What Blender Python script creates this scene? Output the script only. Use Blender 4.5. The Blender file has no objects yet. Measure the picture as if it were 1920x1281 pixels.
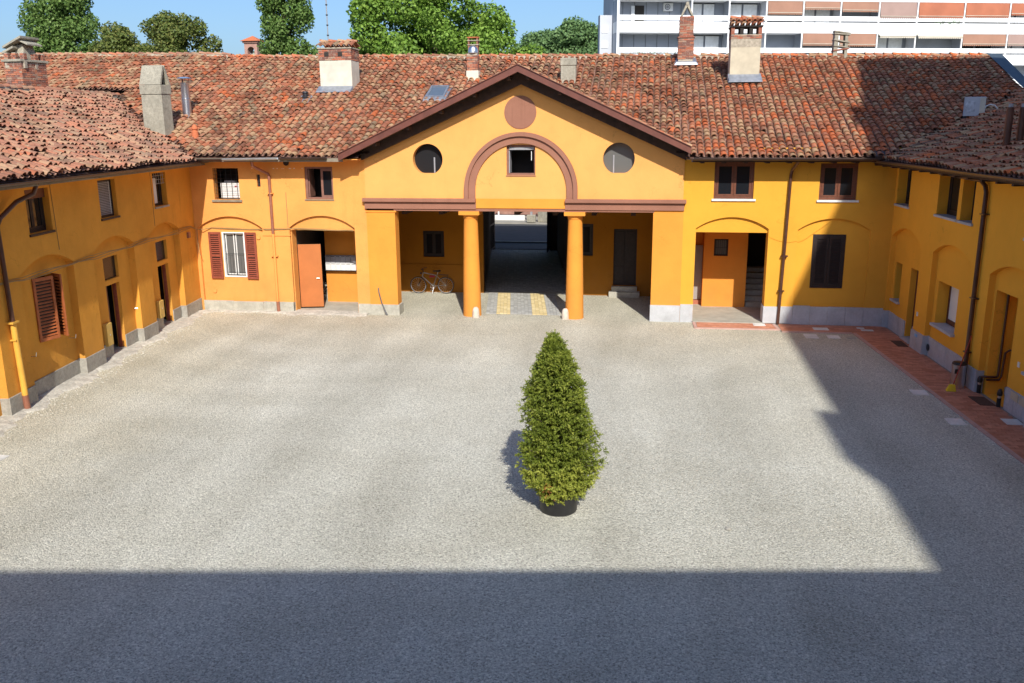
import bpy, math, random
import numpy as np
from mathutils import Vector, Matrix
from mathutils.geometry import delaunay_2d_cdt

SC = bpy.context.scene
COL = SC.collection
RNG = random.Random(7)
NR = np.random.RandomState(11)

# ------------------------------------------------------------------ camera
CAMP = Vector((0, 0, 6.646))
FW = Vector((-0.14452436, 0.96000772, -0.23978716))
RT = Vector((0.98908347, 0.14719847, -0.00681852))
DN = Vector((0.02875047, -0.23815496, -0.97080154))
cam = bpy.data.cameras.new('camera')
camo = bpy.data.objects.new('camera', cam)
COL.objects.link(camo)
m = Matrix((RT, -DN, -FW)).transposed().to_4x4()
m.translation = CAMP
camo.matrix_world = m
cam.sensor_width = 36
cam.lens = 1650 / 1920 * 36
cam.clip_end = 2000
SC.camera = camo

# ------------------------------------------------------------------ light
SUN_TO = Vector((0.375, -1.225, 1.0)).normalized()
w = bpy.data.worlds.new("World")
SC.world = w
w.use_nodes = True
nt = w.node_tree
sky = nt.nodes.new('ShaderNodeTexSky')
sky.sky_type = 'NISHITA'
sky.sun_disc = False
sky.sun_elevation = math.asin(SUN_TO.z)
sky.sun_rotation = math.atan2(SUN_TO.x, SUN_TO.y)
sky.altitude = 0
sky.air_density = 1.0
sky.dust_density = 2.0
sky.ozone_density = 7.5
bg = nt.nodes['Background']
bg.inputs[1].default_value = 0.15
nt.links.new(sky.outputs[0], bg.inputs[0])
sun = bpy.data.lights.new('sun', 'SUN')
sun.energy = 5.0
sun.angle = math.radians(0.6)
sun.color = (1.0, 0.95, 0.86)
suno = bpy.data.objects.new('sun', sun)
suno.rotation_euler = SUN_TO.to_track_quat('Z', 'Y').to_euler()
COL.objects.link(suno)
SC.view_settings.view_transform = 'Standard'
SC.view_settings.look = 'None'
SC.view_settings.exposure = 0.12
SC.view_settings.gamma = 1
SC.view_settings.use_curve_mapping = False

# ------------------------------------------------------------------ helpers
class MB:
    def __init__(s):
        s.v = []; s.f = []; s.r = None
    def add(s, vs, fs):
        n = len(s.v)
        s.v.extend([tuple(p) for p in vs])
        s.f.extend([tuple(i + n for i in f) for f in fs])
        return s
    def quad(s, a, b, c, d):
        return s.add([a, b, c, d], [(0, 1, 2, 3)])
    def box(s, x0, x1, y0, y1, z0, z1):
        P = [(x, y, z) for z in (z0, z1) for y in (y0, y1) for x in (x0, x1)]
        return s.add(P, [(0, 2, 3, 1), (4, 5, 7, 6), (0, 1, 5, 4), (2, 6, 7, 3), (0, 4, 6, 2), (1, 3, 7, 5)])
    def fbox(s, W, u0, u1, z0, z1, d0, d1):
        P = [W.p(u, z, d) for z in (z0, z1) for d in (d0, d1) for u in (u0, u1)]
        return s.add(P, [(0, 2, 3, 1), (4, 5, 7, 6), (0, 1, 5, 4), (2, 6, 7, 3), (0, 4, 6, 2), (1, 3, 7, 5)])
    def prism(s, bottom, top):
        n = len(bottom)
        s.add(list(bottom) + list(top), [tuple(range(n - 1, -1, -1)), tuple(range(n, 2 * n))] +
              [(i, (i + 1) % n, n + (i + 1) % n, n + i) for i in range(n)])
        return s
    def tube(s, pts, r, seg=8, cap=True):
        pts = [Vector(p) for p in pts]
        rs = r if isinstance(r, (list, tuple)) else [r] * len(pts)
        base = len(s.v)
        up = None
        for i, p in enumerate(pts):
            t = (pts[min(i + 1, len(pts) - 1)] - pts[max(i - 1, 0)]).normalized()
            a = t.cross(Vector((0, 0, 1)))
            if a.length < .05:
                a = t.cross(Vector((0, 1, 0)))
            if up is not None:
                a2 = up - t * up.dot(t)
                if a2.length > .1: a = a2
            a.normalize(); up = a
            b = t.cross(a)
            for k in range(seg):
                an = 2 * math.pi * k / seg
                s.v.append(tuple(p + (a * math.cos(an) + b * math.sin(an)) * rs[i]))
        for i in range(len(pts) - 1):
            for k in range(seg):
                q = base + i * seg
                s.f.append((q + k, q + (k + 1) % seg, q + seg + (k + 1) % seg, q + seg + k))
        if cap:
            s.f.append(tuple(base + k for k in range(seg))[::-1])
            s.f.append(tuple(base + (len(pts) - 1) * seg + k for k in range(seg)))
        return s
    def lathe(s, c, prof, seg=20):
        c = Vector(c); base = len(s.v)
        for r, z in prof:
            for k in range(seg):
                an = 2 * math.pi * k / seg
                s.v.append((c.x + r * math.cos(an), c.y + r * math.sin(an), c.z + z))
        for i in range(len(prof) - 1):
            for k in range(seg):
                q = base + i * seg
                s.f.append((q + k, q + (k + 1) % seg, q + seg + (k + 1) % seg, q + seg + k))
        s.f.append(tuple(base + k for k in range(seg))[::-1])
        s.f.append(tuple(base + (len(prof) - 1) * seg + k for k in range(seg)))
        return s
    def torus(s, c, ax, R, r, seg=28, sg=6):
        c = Vector(c); ax = Vector(ax).normalized()
        a = ax.orthogonal().normalized(); b = ax.cross(a); base = len(s.v)
        for i in range(seg):
            t = 2 * math.pi * i / seg; d = a * math.cos(t) + b * math.sin(t)
            for k in range(sg):
                q = 2 * math.pi * k / sg
                s.v.append(tuple(c + d * (R + r * math.cos(q)) + ax * r * math.sin(q)))
        for i in range(seg):
            for k in range(sg):
                s.f.append((base + i * sg + k, base + ((i + 1) % seg) * sg + k, base + ((i + 1) % seg) * sg + (k + 1) % sg, base + i * sg + (k + 1) % sg))
        return s

WM = {}
def mesh(name, mb, mat):
    me = bpy.data.meshes.new(name)
    me.from_pydata([tuple(p) for p in mb.v], [], mb.f)
    me.materials.append(mat)
    if mb.r is not None:
        at = me.attributes.new('rnd', 'FLOAT', 'POINT')
        at.data.foreach_set('value', np.array(mb.r, dtype=np.float32))
    me.validate(clean_customdata=False)
    me.update()
    return me
def link(o, parent):
    COL.objects.link(o)
    if parent is not None:
        o.parent = parent
        o.matrix_parent_inverse = WM.get(parent.name, Matrix()).inverted()
def obj(name, mb, mat, parent=None, smooth=False, bev=0, **kw):
    me = mesh(name, mb, mat)
    if smooth:
        me.shade_smooth()
        me.set_sharp_from_angle(angle=math.radians(40))
    o = bpy.data.objects.new(name, me)
    link(o, parent)
    if bev:
        b = o.modifiers.new('bevel', 'BEVEL'); b.width = bev; b.segments = 2; b.limit_method = 'ANGLE'
    for k, v in kw.items(): o[k] = v
    return o
def thing(name, label, cat, loc, group=None):
    o = bpy.data.objects.new(name, None)
    COL.objects.link(o)
    o.location = loc
    o.empty_display_size = .2
    WM[o.name] = Matrix.Translation(Vector(loc))
    o['label'] = label; o['category'] = cat
    if group: o['group'] = group
    return o
def tag(o, label, cat, group=None):
    o['label'] = label; o['category'] = cat
    if group: o['group'] = group
    return o
def struct(name, mb, mat, **kw):
    return obj(name, mb, mat, kind='structure', **kw)

class Frame:
    def __init__(s, o, u, n):
        s.o = Vector(o); s.U = Vector(u).normalized(); s.N = Vector(n).normalized()
    def p(s, u, z, d=0.0):
        return s.o + s.U * u + Vector((0, 0, z)) - s.N * d

def inpoly(x, y, P):
    c = False; n = len(P)
    for i in range(n):
        x0, y0 = P[i]; x1, y1 = P[i - 1]
        if (y0 > y) != (y1 > y) and x < (x1 - x0) * (y - y0) / (y1 - y0) + x0: c = not c
    return c
def panel(mb, W, outline, holes=(), d=0.0):
    pts = []; edges = []
    for P in [outline] + [h[0] for h in holes]:
        n = len(pts)
        pts += [Vector(p) for p in P]
        edges += [(n + i, n + (i + 1) % len(P)) for i in range(len(P))]
    r = delaunay_2d_cdt(pts, edges, [], 0, 1e-6)
    vs, fs = r[0], r[2]
    out = []
    for f in fs:
        cx = sum(vs[i].x for i in f) / len(f); cy = sum(vs[i].y for i in f) / len(f)
        if not inpoly(cx, cy, outline): continue
        if any(inpoly(cx, cy, h[0]) for h in holes): continue
        out.append(tuple(f))
    mb.add([W.p(v.x, v.y, d) for v in vs], out)
    for P, dep in holes:
        if not dep: continue
        for i in range(len(P)):
            a = P[i]; b = P[(i + 1) % len(P)]
            mb.quad(W.p(a[0], a[1], d), W.p(b[0], b[1], d), W.p(b[0], b[1], d + dep), W.p(a[0], a[1], d + dep))
def rect(u0, u1, z0, z1):
    return [(u0, z0), (u1, z0), (u1, z1), (u0, z1)]
def arch(u0, u1, z0, zs, zt, n=16):
    h = zt - zs; c = (u1 - u0) / 2; R = (c * c + h * h) / (2 * h); zc = zt - R; um = (u0 + u1) / 2
    a = math.asin(min(1, c / R))
    P = [(u0, z0), (u1, z0)]
    for i in range(n + 1):
        t = a - 2 * a * i / n
        P.append((um + R * math.sin(t), zc + R * math.cos(t)))
    return P
def circ(u, z, r, n=32, flat=None):
    P = []
    for i in range(n):
        t = 2 * math.pi * i / n
        zz = z + r * math.sin(t)
        if flat is not None: zz = max(zz, flat)
        P.append((u + r * math.cos(t), zz))
    return P
def proj(p):
    v = Vector(p) - CAMP; z = v.dot(FW)
    if z <= .1: return None
    return 960 + 1650 * v.dot(RT) / z, 640.5 + 1650 * v.dot(DN) / z, z

# ------------------------------------------------------------------ materials
def mat(name):
    m = bpy.data.materials.new(name); m.use_nodes = True
    return m, m.node_tree, m.node_tree.nodes['Principled BSDF']
def N(nt, t, **kw):
    n = nt.nodes.new(t)
    for k, v in kw.items(): setattr(n, k, v)
    return n
def noise(nt, scale, detail=4, rough=.55, vec=None, stretch=None):
    g = N(nt, 'ShaderNodeNewGeometry')
    n = N(nt, 'ShaderNodeTexNoise')
    n.inputs['Scale'].default_value = scale; n.inputs['Detail'].default_value = detail; n.inputs['Roughness'].default_value = rough
    src = g.outputs['Position']
    if stretch:
        mp = N(nt, 'ShaderNodeMapping'); mp.inputs['Scale'].default_value = stretch
        nt.links.new(src, mp.inputs[0]); src = mp.outputs[0]
    nt.links.new(src, n.inputs['Vector'])
    return n.outputs['Fac']
def ramp(nt, fac, stops, interp='LINEAR'):
    r = N(nt, 'ShaderNodeValToRGB'); r.color_ramp.interpolation = interp
    e = r.color_ramp.elements
    e[0].position = stops[0][0]; e[0].color = (*stops[0][1], 1) if len(stops[0][1]) == 3 else stops[0][1]
    e[1].position = stops[-1][0]; e[1].color = (*stops[-1][1], 1)
    for p, c in stops[1:-1]:
        q = e.new(p); q.color = (*c, 1)
    nt.links.new(fac, r.inputs[0])
    return r.outputs[0]
def mix(nt, fac, a, b, blend='MIX'):
    n = N(nt, 'ShaderNodeMix', data_type='RGBA', blend_type=blend)
    for i, x in ((0, fac), (6, a), (7, b)):
        if isinstance(x, (int, float)): n.inputs[i].default_value = x
        elif isinstance(x, tuple): n.inputs[i].default_value = (*x, 1)
        else: nt.links.new(x, n.inputs[i])
    return n.outputs[2]
def math_(nt, op, a, b=0.0, clamp=False):
    n = N(nt, 'ShaderNodeMath', operation=op, use_clamp=clamp)
    for i, x in ((0, a), (1, b)):
        if isinstance(x, (int, float)): n.inputs[i].default_value = x
        else: nt.links.new(x, n.inputs[i])
    return n.outputs[0]
def bump(nt, bs, h, strength=.3, dist=.01):
    b = N(nt, 'ShaderNodeBump'); b.inputs['Strength'].default_value = strength; b.inputs['Distance'].default_value = dist
    nt.links.new(h, b.inputs['Height']); nt.links.new(b.outputs[0], bs.inputs['Normal'])
def sc3(c, k): return tuple(min(1, x * k) for x in c)

def plain(name, c, rough=.6, metal=0.0, var=.12, scale=6, bmp=.0):
    m, nt, b = mat(name)
    f = noise(nt, scale, 5)
    col = ramp(nt, f, [(.3, sc3(c, 1 - var)), (.7, sc3(c, 1 + var))])
    nt.links.new(col, b.inputs['Base Color'])
    b.inputs['Roughness'].default_value = rough; b.inputs['Metallic'].default_value = metal
    if bmp: bump(nt, b, noise(nt, scale * 8, 4), bmp, .01)
    return m
def stucco(name, c, patch=.10, dirt=.0, dcol=(.25, .17, .09), rough_b=.35, streak=.08, crack=0.0):
    m, nt, b = mat(name)
    big = noise(nt, .8, 5, .6); fine = noise(nt, 9, 6, .65); st = noise(nt, 2.2, 4, .6, stretch=(1, 1, .12))
    col = ramp(nt, big, [(.3, sc3(c, 1 - patch)), (.5, c), (.72, sc3(c, 1 + patch * .8))])
    col = mix(nt, math_(nt, 'MULTIPLY', fine, streak * 1.6), col, sc3(c, .6))
    col = mix(nt, math_(nt, 'MULTIPLY', st, streak * 2), col, sc3(c, .72))
    # soiling near the ground
    g = N(nt, 'ShaderNodeNewGeometry'); sp = N(nt, 'ShaderNodeSeparateXYZ'); nt.links.new(g.outputs['Position'], sp.inputs[0])
    if dirt:
        mr = N(nt, 'ShaderNodeMapRange'); mr.inputs[1].default_value = 1.6; mr.inputs[2].default_value = .2
        nt.links.new(sp.outputs[2], mr.inputs[0])
        df = math_(nt, 'MULTIPLY', mr.outputs[0], math_(nt, 'MULTIPLY', noise(nt, 1.7, 6, .7), dirt), True)
        col = mix(nt, df, col, dcol)
        blot = ramp(nt, noise(nt, 1.1, 8, .72), [(.56, (0, 0, 0)), (.7, (1, 1, 1))])
        col = mix(nt, math_(nt, 'MULTIPLY', blot, dirt * .45), col, sc3(c, .66))
    stk = ramp(nt, noise(nt, 3.2, 5, .7, stretch=(1, 1, .07)), [(.56, (0, 0, 0)), (.68, (1, 1, 1))])
    msk = ramp(nt, noise(nt, .55, 3, .5), [(.45, (0, 0, 0)), (.62, (1, 1, 1))])
    col = mix(nt, math_(nt, 'MULTIPLY', math_(nt, 'MULTIPLY', stk, msk), min(.45, streak * 3.2)), col, sc3(c, .62))
    vg = N(nt, 'ShaderNodeTexVoronoi', feature='DISTANCE_TO_EDGE'); vg.inputs['Scale'].default_value = .75
    vm = N(nt, 'ShaderNodeVectorMath', operation='ADD'); gg = N(nt, 'ShaderNodeNewGeometry'); nn_ = N(nt, 'ShaderNodeTexNoise'); nn_.inputs['Scale'].default_value = 2.5; nn_.inputs['Detail'].default_value = 6
    nt.links.new(gg.outputs['Position'], nn_.inputs['Vector']); nt.links.new(gg.outputs['Position'], vm.inputs[0]); nt.links.new(nn_.outputs['Color'], vm.inputs[1]); nt.links.new(vm.outputs[0], vg.inputs['Vector'])
    ck = ramp(nt, vg.outputs['Distance'], [(.0, (1, 1, 1)), (.009, (0, 0, 0))]); m2_ = ramp(nt, noise(nt, .7, 2), [(.53, (0, 0, 0)), (.6, (1, 1, 1))])
    col = mix(nt, math_(nt, 'MULTIPLY', math_(nt, 'MULTIPLY', ck, m2_), crack if crack else .35), col, sc3(c, .35))
    nt.links.new(col, b.inputs['Base Color'])
    b.inputs['Roughness'].default_value = .9
    if 'Specular IOR Level' in b.inputs: b.inputs['Specular IOR Level'].default_value = .15
    h = math_(nt, 'ADD', noise(nt, 38, 5, .6), math_(nt, 'MULTIPLY', noise(nt, 2.5, 4), 2.5))
    bump(nt, b, h, rough_b, .018)
    return m

M = {}
M['ochre_r'] = stucco('ochre_right', (.76, .37, .045), .07, 0.1, rough_b=.2, streak=.04)
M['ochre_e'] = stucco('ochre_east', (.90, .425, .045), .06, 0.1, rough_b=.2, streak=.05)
M['ochre_l'] = stucco('ochre_left', (.78, .352, .093), .11, .3, rough_b=.45, streak=.07)
M['ochre_w'] = stucco('ochre_west', (.78, .36, .055), .14, .45, rough_b=.6, streak=.16)
M['ochre_p'] = stucco('ochre_pediment', (.80, .385, .115), .08, .12, rough_b=.25, streak=.05)
M['ochre_c'] = stucco('ochre_column', (.78, .305, .05), .09, .3, rough_b=.25, streak=.05)
M['ochre_i'] = stucco('ochre_portico_shade', (.40, .155, .014), .10, .3, rough_b=.3, streak=.1)  # darker ochre: the portico's shade is put into the wall colour
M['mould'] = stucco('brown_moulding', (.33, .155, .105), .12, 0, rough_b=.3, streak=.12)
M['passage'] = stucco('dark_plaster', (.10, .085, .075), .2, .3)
M['brownwood'] = plain('brown_wood', (.14, .042, .018), .55, var=.25, scale=12, bmp=.2)
M['darkwood'] = plain('dark_wood', (.022, .012, .010), .6, var=.3, scale=10, bmp=.2)
M['soffit'] = plain('soffit_wood', (.05, .025, .016), .8, var=.4, scale=5)
M['shut_red'] = plain('red_brown_shutter', (.26, .062, .034), .55, var=.2, scale=9)
M['shut_or'] = plain('orange_brown_shutter', (.36, .10, .03), .5, var=.25, scale=9)
M['door_or'] = plain('orange_door', (.46, .15, .04), .5, var=.08, scale=2)
M['gutter'] = plain('brown_gutter', (.06, .035, .028), .4, .2, var=.25, scale=4)
M['gutter_w'] = plain('grey_gutter', (.42, .43, .44), .4, .4, var=.15, scale=4)
M['pipe_c'] = plain('copper_brown_pipe', (.30, .12, .075), .45, .1, var=.2, scale=3)
M['pipe_d'] = plain('dark_brown_pipe', (.10, .045, .03), .35, .2, var=.25, scale=3)
M['pipe_y'] = plain('yellow_painted_pipe', (.74, .40, .06), .55, var=.1, scale=5)
M['flash_r'] = plain('red_brown_flashing', (.15, .05, .034), .5, .1, var=.2, scale=3)
M['lead'] = plain('lead_flashing', (.34, .37, .42), .45, .6, var=.2, scale=6)
M['white'] = plain('white_paint', (.80, .80, .78), .5, var=.04, scale=3)
M['whitebright'] = plain('white_balcony', (.86, .87, .88), .6, var=.03, scale=.8)
M['grey_pan'] = plain('grey_panel', (.26, .285, .325), .6, var=.06, scale=1)
M['grey_side'] = plain('pale_grey_cladding', (.50, .52, .56), .7, var=.04, scale=1)
M['grey_door'] = plain('grey_door', (.33, .31, .30), .5, var=.06)
M['steel'] = plain('stainless_steel', (.72, .72, .73), .33, 1.0, var=.08, scale=3)
M['darksteel'] = plain('dark_metal', (.04, .04, .045), .45, .5, var=.2)
M['black'] = plain('black_plastic', (.018, .018, .02), .45, var=.3)
M['rubber'] = plain('rubber', (.02, .02, .02), .8, var=.2)
M['beige'] = plain('beige_plaster', (.52, .46, .34), .9, var=.12, scale=3, bmp=.3)
M['cream'] = plain('cream_plaster', (.60, .56, .46), .9, var=.14, scale=2.5, bmp=.3)
M['red'] = plain('red_cloth', (.32, .012, .03), .7)
M['broomred'] = plain('red_broom_handle', (.35, .03, .02), .45)
M['yellow'] = plain('yellow_broom_bristles', (.75, .55, .02), .7)
M['bin'] = M['steel']
M['box_y'] = plain('yellow_gas_box', (.60, .40, .10), .6, var=.08)
M['clay'] = plain('orange_clay', (.52, .15, .06), .8, var=.15, scale=9)
M['ac'] = plain('ac_casing', (.72, .72, .70), .5, var=.06)
M['board'] = plain('pale_board', (.24, .20, .145), .8, var=.2)
M['cable'] = plain('cable_sheath', (.34, .21, .08), .7)
M['cable_g'] = plain('grey_cable', (.12, .12, .12), .7)
M['blue'] = plain('blue_plate', (.18, .42, .72), .5)
M['terra_floor'] = plain('red_tile_step', (.40, .14, .08), .7)
M['blind'] = plain('grey_blind', (.30, .30, .32), .6, var=.1)
M['dark_in'] = plain('dark_interior', (.03, .025, .022), .9)
M['mat'] = plain('brown_doormat', (.10, .055, .035), .95, var=.2, scale=20, bmp=.5)
M['cap_blue'] = plain('blue_grey_cap', (.28, .42, .62), .35, .5)
M['awn_o'] = plain('orange_awning', (.40, .135, .07), .8, var=.12, scale=.7)
M['awn_t'] = plain('tan_awning', (.34, .18, .12), .8, var=.1, scale=.7)
M['awn_p'] = plain('mauve_awning', (.35, .235, .20), .8, var=.08, scale=.7)
M['awn_c'] = plain('cream_awning', (.60, .54, .44), .8, var=.08, scale=.7)
M['curtain'] = plain('white_curtain', (.72, .74, .74), .9, var=.1, scale=4)
M['leafplant'] = plain('balcony_plant', (.08, .13, .03), .8, var=.4, scale=8)

def glass_dark(name, c=(.012, .014, .018), rough=.06):
    m, nt, b = mat(name)
    b.inputs['Base Color'].default_value = (*c, 1)
    b.inputs['Roughness'].default_value = rough
    b.inputs['Specular IOR Level'].default_value = .28
    bump(nt, b, noise(nt, 1.5, 2), .04, .01)
    return m
M['glass'] = glass_dark('dark_window_glass')
M['glass_dim'] = glass_dark('dim_window_glass', (.02, .02, .022), .2)
M['glass_dusty'] = glass_dark('dusty_window_glass', (.13, .13, .125), .3)
def glass_clear():
    m = bpy.data.materials.new('clear_window_glass'); m.use_nodes = True
    nt = m.node_tree; nt.nodes.clear()
    o = N(nt, 'ShaderNodeOutputMaterial'); mx = N(nt, 'ShaderNodeMixShader'); t = N(nt, 'ShaderNodeBsdfTransparent'); g = N(nt, 'ShaderNodeBsdfGlossy')
    t.inputs[0].default_value = (.85, .88, .9, 1); g.inputs['Roughness'].default_value = .03
    lw = N(nt, 'ShaderNodeFresnel'); lw.inputs[0].default_value = 1.5
    nt.links.new(lw.outputs[0], mx.inputs[0]); nt.links.new(t.outputs[0], mx.inputs[1]); nt.links.new(g.outputs[0], mx.inputs[2])
    nt.links.new(mx.outputs[0], o.inputs[0])
    return m
M['glass_c'] = glass_clear()

def tile_mat(name, attr, shift=0.0, grad=False, dusty=False):
    m, nt, b = mat(name)
    if attr:
        a = N(nt, 'ShaderNodeAttribute', attribute_name='rnd'); rnd = a.outputs['Fac']
    else:
        a = N(nt, 'ShaderNodeObjectInfo'); rnd = a.outputs['Random']
    low = noise(nt, .42, 3, .6)
    v = math_(nt, 'ADD', math_(nt, 'MULTIPLY', rnd, .74), math_(nt, 'MULTIPLY', math_(nt, 'SUBTRACT', low, .5), 1.0))
    v = math_(nt, 'ADD', v, .12 + shift, True)
    if grad:
        g = N(nt, 'ShaderNodeNewGeometry'); sp = N(nt, 'ShaderNodeSeparateXYZ'); nt.links.new(g.outputs['Position'], sp.inputs[0])
        mr = N(nt, 'ShaderNodeMapRange'); mr.inputs[1].default_value = -2; mr.inputs[2].default_value = 8; mr.inputs[4].default_value = .16
        nt.links.new(sp.outputs[0], mr.inputs[0])
        v = math_(nt, 'ADD', v, mr.outputs[0], True)
    col = ramp(nt, v, [(0, (0.140, 0.079, 0.057)), (.07, (0.262, 0.181, 0.110)), (.15, (0.240, 0.095, 0.056)), (.24, (0.401, 0.235, 0.132)), (.33, (0.320, 0.108, 0.060)),
                       (.42, (0.400, 0.184, 0.106)), (.51, (0.442, 0.274, 0.153)), (.60, (0.369, 0.121, 0.060)), (.70, (0.448, 0.146, 0.070)), (.80, (0.415, 0.203, 0.110)), (.87, (0.529, 0.127, 0.041)), (1, (0.560, 0.139, 0.041))], 'CONSTANT')
    if dusty: col = mix(nt, .38, col, (.34, .20, .15))
    spk = noise(nt, 22, 6, .7)
    col = mix(nt, ramp(nt, spk, [(.42, (0, 0, 0)), (.68, (.30, .30, .30))]), col, (.42, .31, .20))
    col = mix(nt, ramp(nt, noise(nt, 7, 6, .75), [(.54, (0, 0, 0)), (.76, (.55, .55, .55))]), col, (.12, .085, .07))
    col = mix(nt, 1.0, col, ramp(nt, noise(nt, .8, 5, .65), [(.36, (.66, .62, .60)), (.5, (1, 1, 1)), (.68, (1.10, 1.02, .98))]), 'MULTIPLY')
    nt.links.new(col, b.inputs['Base Color'])
    b.inputs['Roughness'].default_value = .92
    if 'Specular IOR Level' in b.inputs: b.inputs['Specular IOR Level'].default_value = .2
    bump(nt, b, noise(nt, 45, 5), .35, .01)
    return m
TM = {}
for k, sh, gr in (('west', -.03, False), ('north', .0, True), ('east', .02, False)):
    TM[k] = (tile_mat('roof_tile_clay_' + k, True, sh, gr, k == 'west'), tile_mat('roof_tile_clay_single_' + k, False, sh, gr, k == 'west'))
M['deck'] = plain('roof_underlay', (.10, .05, .035), .95, var=.3)
M['trough'] = plain('channel_tiles', (.26, .14, .10), .95, var=.35, scale=8)

def brick_mat():
    m, nt, b = mat('chimney_brick')
    a = N(nt, 'ShaderNodeAttribute', attribute_name='rnd')
    col = ramp(nt, a.outputs['Fac'], [(0, (.30, .10, .06)), (.2, (.42, .13, .07)), (.4, (.24, .10, .07)), (.55, (.46, .17, .09)), (.7, (.36, .22, .15)), (.85, (.20, .09, .07)), (1, (.45, .14, .07))], 'CONSTANT')
    col = mix(nt, ramp(nt, noise(nt, 14, 6, .7), [(.5, (0, 0, 0)), (.7, (.7, .7, .7))]), col, (.40, .35, .28))
    nt.links.new(col, b.inputs['Base Color']); b.inputs['Roughness'].default_value = .95
    bump(nt, b, noise(nt, 60, 4), .3, .01)
    return m
M['brick'] = brick_mat()
M['mortar'] = plain('old_mortar', (.40, .35, .27), .95, var=.25, scale=12, bmp=.4)
def stone(name, c, sp=.3, scale=16):
    m, nt, b = mat(name)
    col = ramp(nt, noise(nt, 1.6, 5, .6), [(.3, sc3(c, .8)), (.7, sc3(c, 1.15))])
    col = mix(nt, ramp(nt, noise(nt, scale, 8, .8), [(.4, (0, 0, 0)), (.62, (sp, sp, sp))]), col, sc3(c, .45))
    nt.links.new(col, b.inputs['Base Color']); b.inputs['Roughness'].default_value = .9
    bump(nt, b, noise(nt, scale * 1.4, 8, .75), .6, .03)
    return m
M['plinth_w'] = stone('rough_cement_plinth', (.42, .40, .35), .6, 11)
M['plinth_g'] = stone('weathered_stone_plinth', (.48, .46, .39), .45, 7)
M['granite'] = stone('pale_granite', (.56, .57, .59), .3, 60)
M['granite_e'] = stone('grey_marble_slab', (.50, .51, .54), .25, 12)
M['oldcement'] = stone('lichened_cement', (.40, .37, .29), .6, 9)
M['concrete'] = stone('concrete_floor', (.44, .42, .35), .3, 4)
M['slabw'] = stone('white_stone_slab', (.78, .77, .73), .12, 20)

def gravel():
    m, nt, b = mat('gravel')
    g = N(nt, 'ShaderNodeNewGeometry')
    def vor(scale, out):
        v = N(nt, 'ShaderNodeTexVoronoi'); v.inputs['Scale'].default_value = scale
        nt.links.new(g.outputs['Position'], v.inputs['Vector']); return v.outputs[out]
    vc = vor(46, 'Color'); sp = N(nt, 'ShaderNodeSeparateColor'); nt.links.new(vc, sp.inputs[0])
    col = ramp(nt, sp.outputs[0], [(0, (.20, .20, .18)), (.22, (.44, .44, .40)), (.5, (.60, .60, .55)), (.78, (.76, .755, .69)), (1, (1, .99, .92))])
    col2 = ramp(nt, noise(nt, 24, 3, .75), [(.34, (.26, .26, .235)), (.64, (.92, .91, .84))])
    col = mix(nt, .45, col, col2)
    col = mix(nt, 1.0, col, (.91, .905, .855), 'MULTIPLY')
    col = mix(nt, .75, col, ramp(nt, noise(nt, .33, 5, .62), [(.32, (.86, .84, .80)), (.68, (1.08, 1.08, 1.08))]), 'MULTIPLY')
    col = mix(nt, .8, col, ramp(nt, noise(nt, 1.0, 3, .5, stretch=(.55, .08, 1)), [(.36, (.86, .855, .85)), (.64, (1.10, 1.10, 1.11))]), 'MULTIPLY')
    mp2 = N(nt, 'ShaderNodeMapping'); mp2.inputs['Location'].default_value = (9.5, -33.5, 0); nt.links.new(g.outputs['Position'], mp2.inputs[0])
    wv = N(nt, 'ShaderNodeTexWave', wave_type='RINGS', rings_direction='Z', wave_profile='SIN'); wv.inputs['Scale'].default_value = .16; wv.inputs['Distortion'].default_value = 2.2; wv.inputs['Detail'].default_value = 2; wv.inputs['Detail Scale'].default_value = .35
    nt.links.new(mp2.outputs[0], wv.inputs['Vector'])
    wmask = ramp(nt, noise(nt, .12, 2, .5), [(.42, (0, 0, 0)), (.6, (1, 1, 1))])
    col = mix(nt, math_(nt, 'MULTIPLY', wmask, .35), col, mix(nt, 1.0, col, ramp(nt, wv.outputs['Fac'], [(.25, (.90, .90, .88)), (.75, (1.09, 1.09, 1.09))]), 'MULTIPLY'))
    # earthier, warmer ground along the west wall and the porch
    s2 = N(nt, 'ShaderNodeSeparateXYZ'); nt.links.new(g.outputs['Position'], s2.inputs[0])
    w1 = N(nt, 'ShaderNodeMapRange'); w1.inputs[1].default_value = -9.5; w1.inputs[2].default_value = -15.5
    nt.links.new(math_(nt, 'ADD', s2.outputs[0], math_(nt, 'MULTIPLY', math_(nt, 'SUBTRACT', noise(nt, .5, 5, .65), .5), 6)), w1.inputs[0])
    w2 = N(nt, 'ShaderNodeMapRange'); w2.inputs[1].default_value = 22.5; w2.inputs[2].default_value = 29.5
    nt.links.new(math_(nt, 'ADD', s2.outputs[1], math_(nt, 'MULTIPLY', math_(nt, 'SUBTRACT', noise(nt, .4, 5, .65), .5), 8)), w2.inputs[0])
    wf = math_(nt, 'MULTIPLY', math_(nt, 'MAXIMUM', w1.outputs[0], math_(nt, 'MULTIPLY', w2.outputs[0], .7)), .75)
    col = mix(nt, wf, col, mix(nt, 1.0, col, (1.0, .945, .83), 'MULTIPLY'))
    nt.links.new(col, b.inputs['Base Color']); b.inputs['Roughness'].default_value = .95
    if 'Specular IOR Level' in b.inputs: b.inputs['Specular IOR Level'].default_value = .1
    h = math_(nt, 'ADD', math_(nt, 'MULTIPLY', vor(46, 'Distance'), -1), math_(nt, 'MULTIPLY', noise(nt, 6, 4), .8))
    bump(nt, b, h, .9, .02)
    return m
M['gravel'] = gravel()
M['cement_edge'] = stone('crumbling_cement', (.62, .59, .51), .75, 9)
M['earth'] = plain('earth_and_grass', (.10, .10, .05), .95, var=.3, scale=.5)
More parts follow.
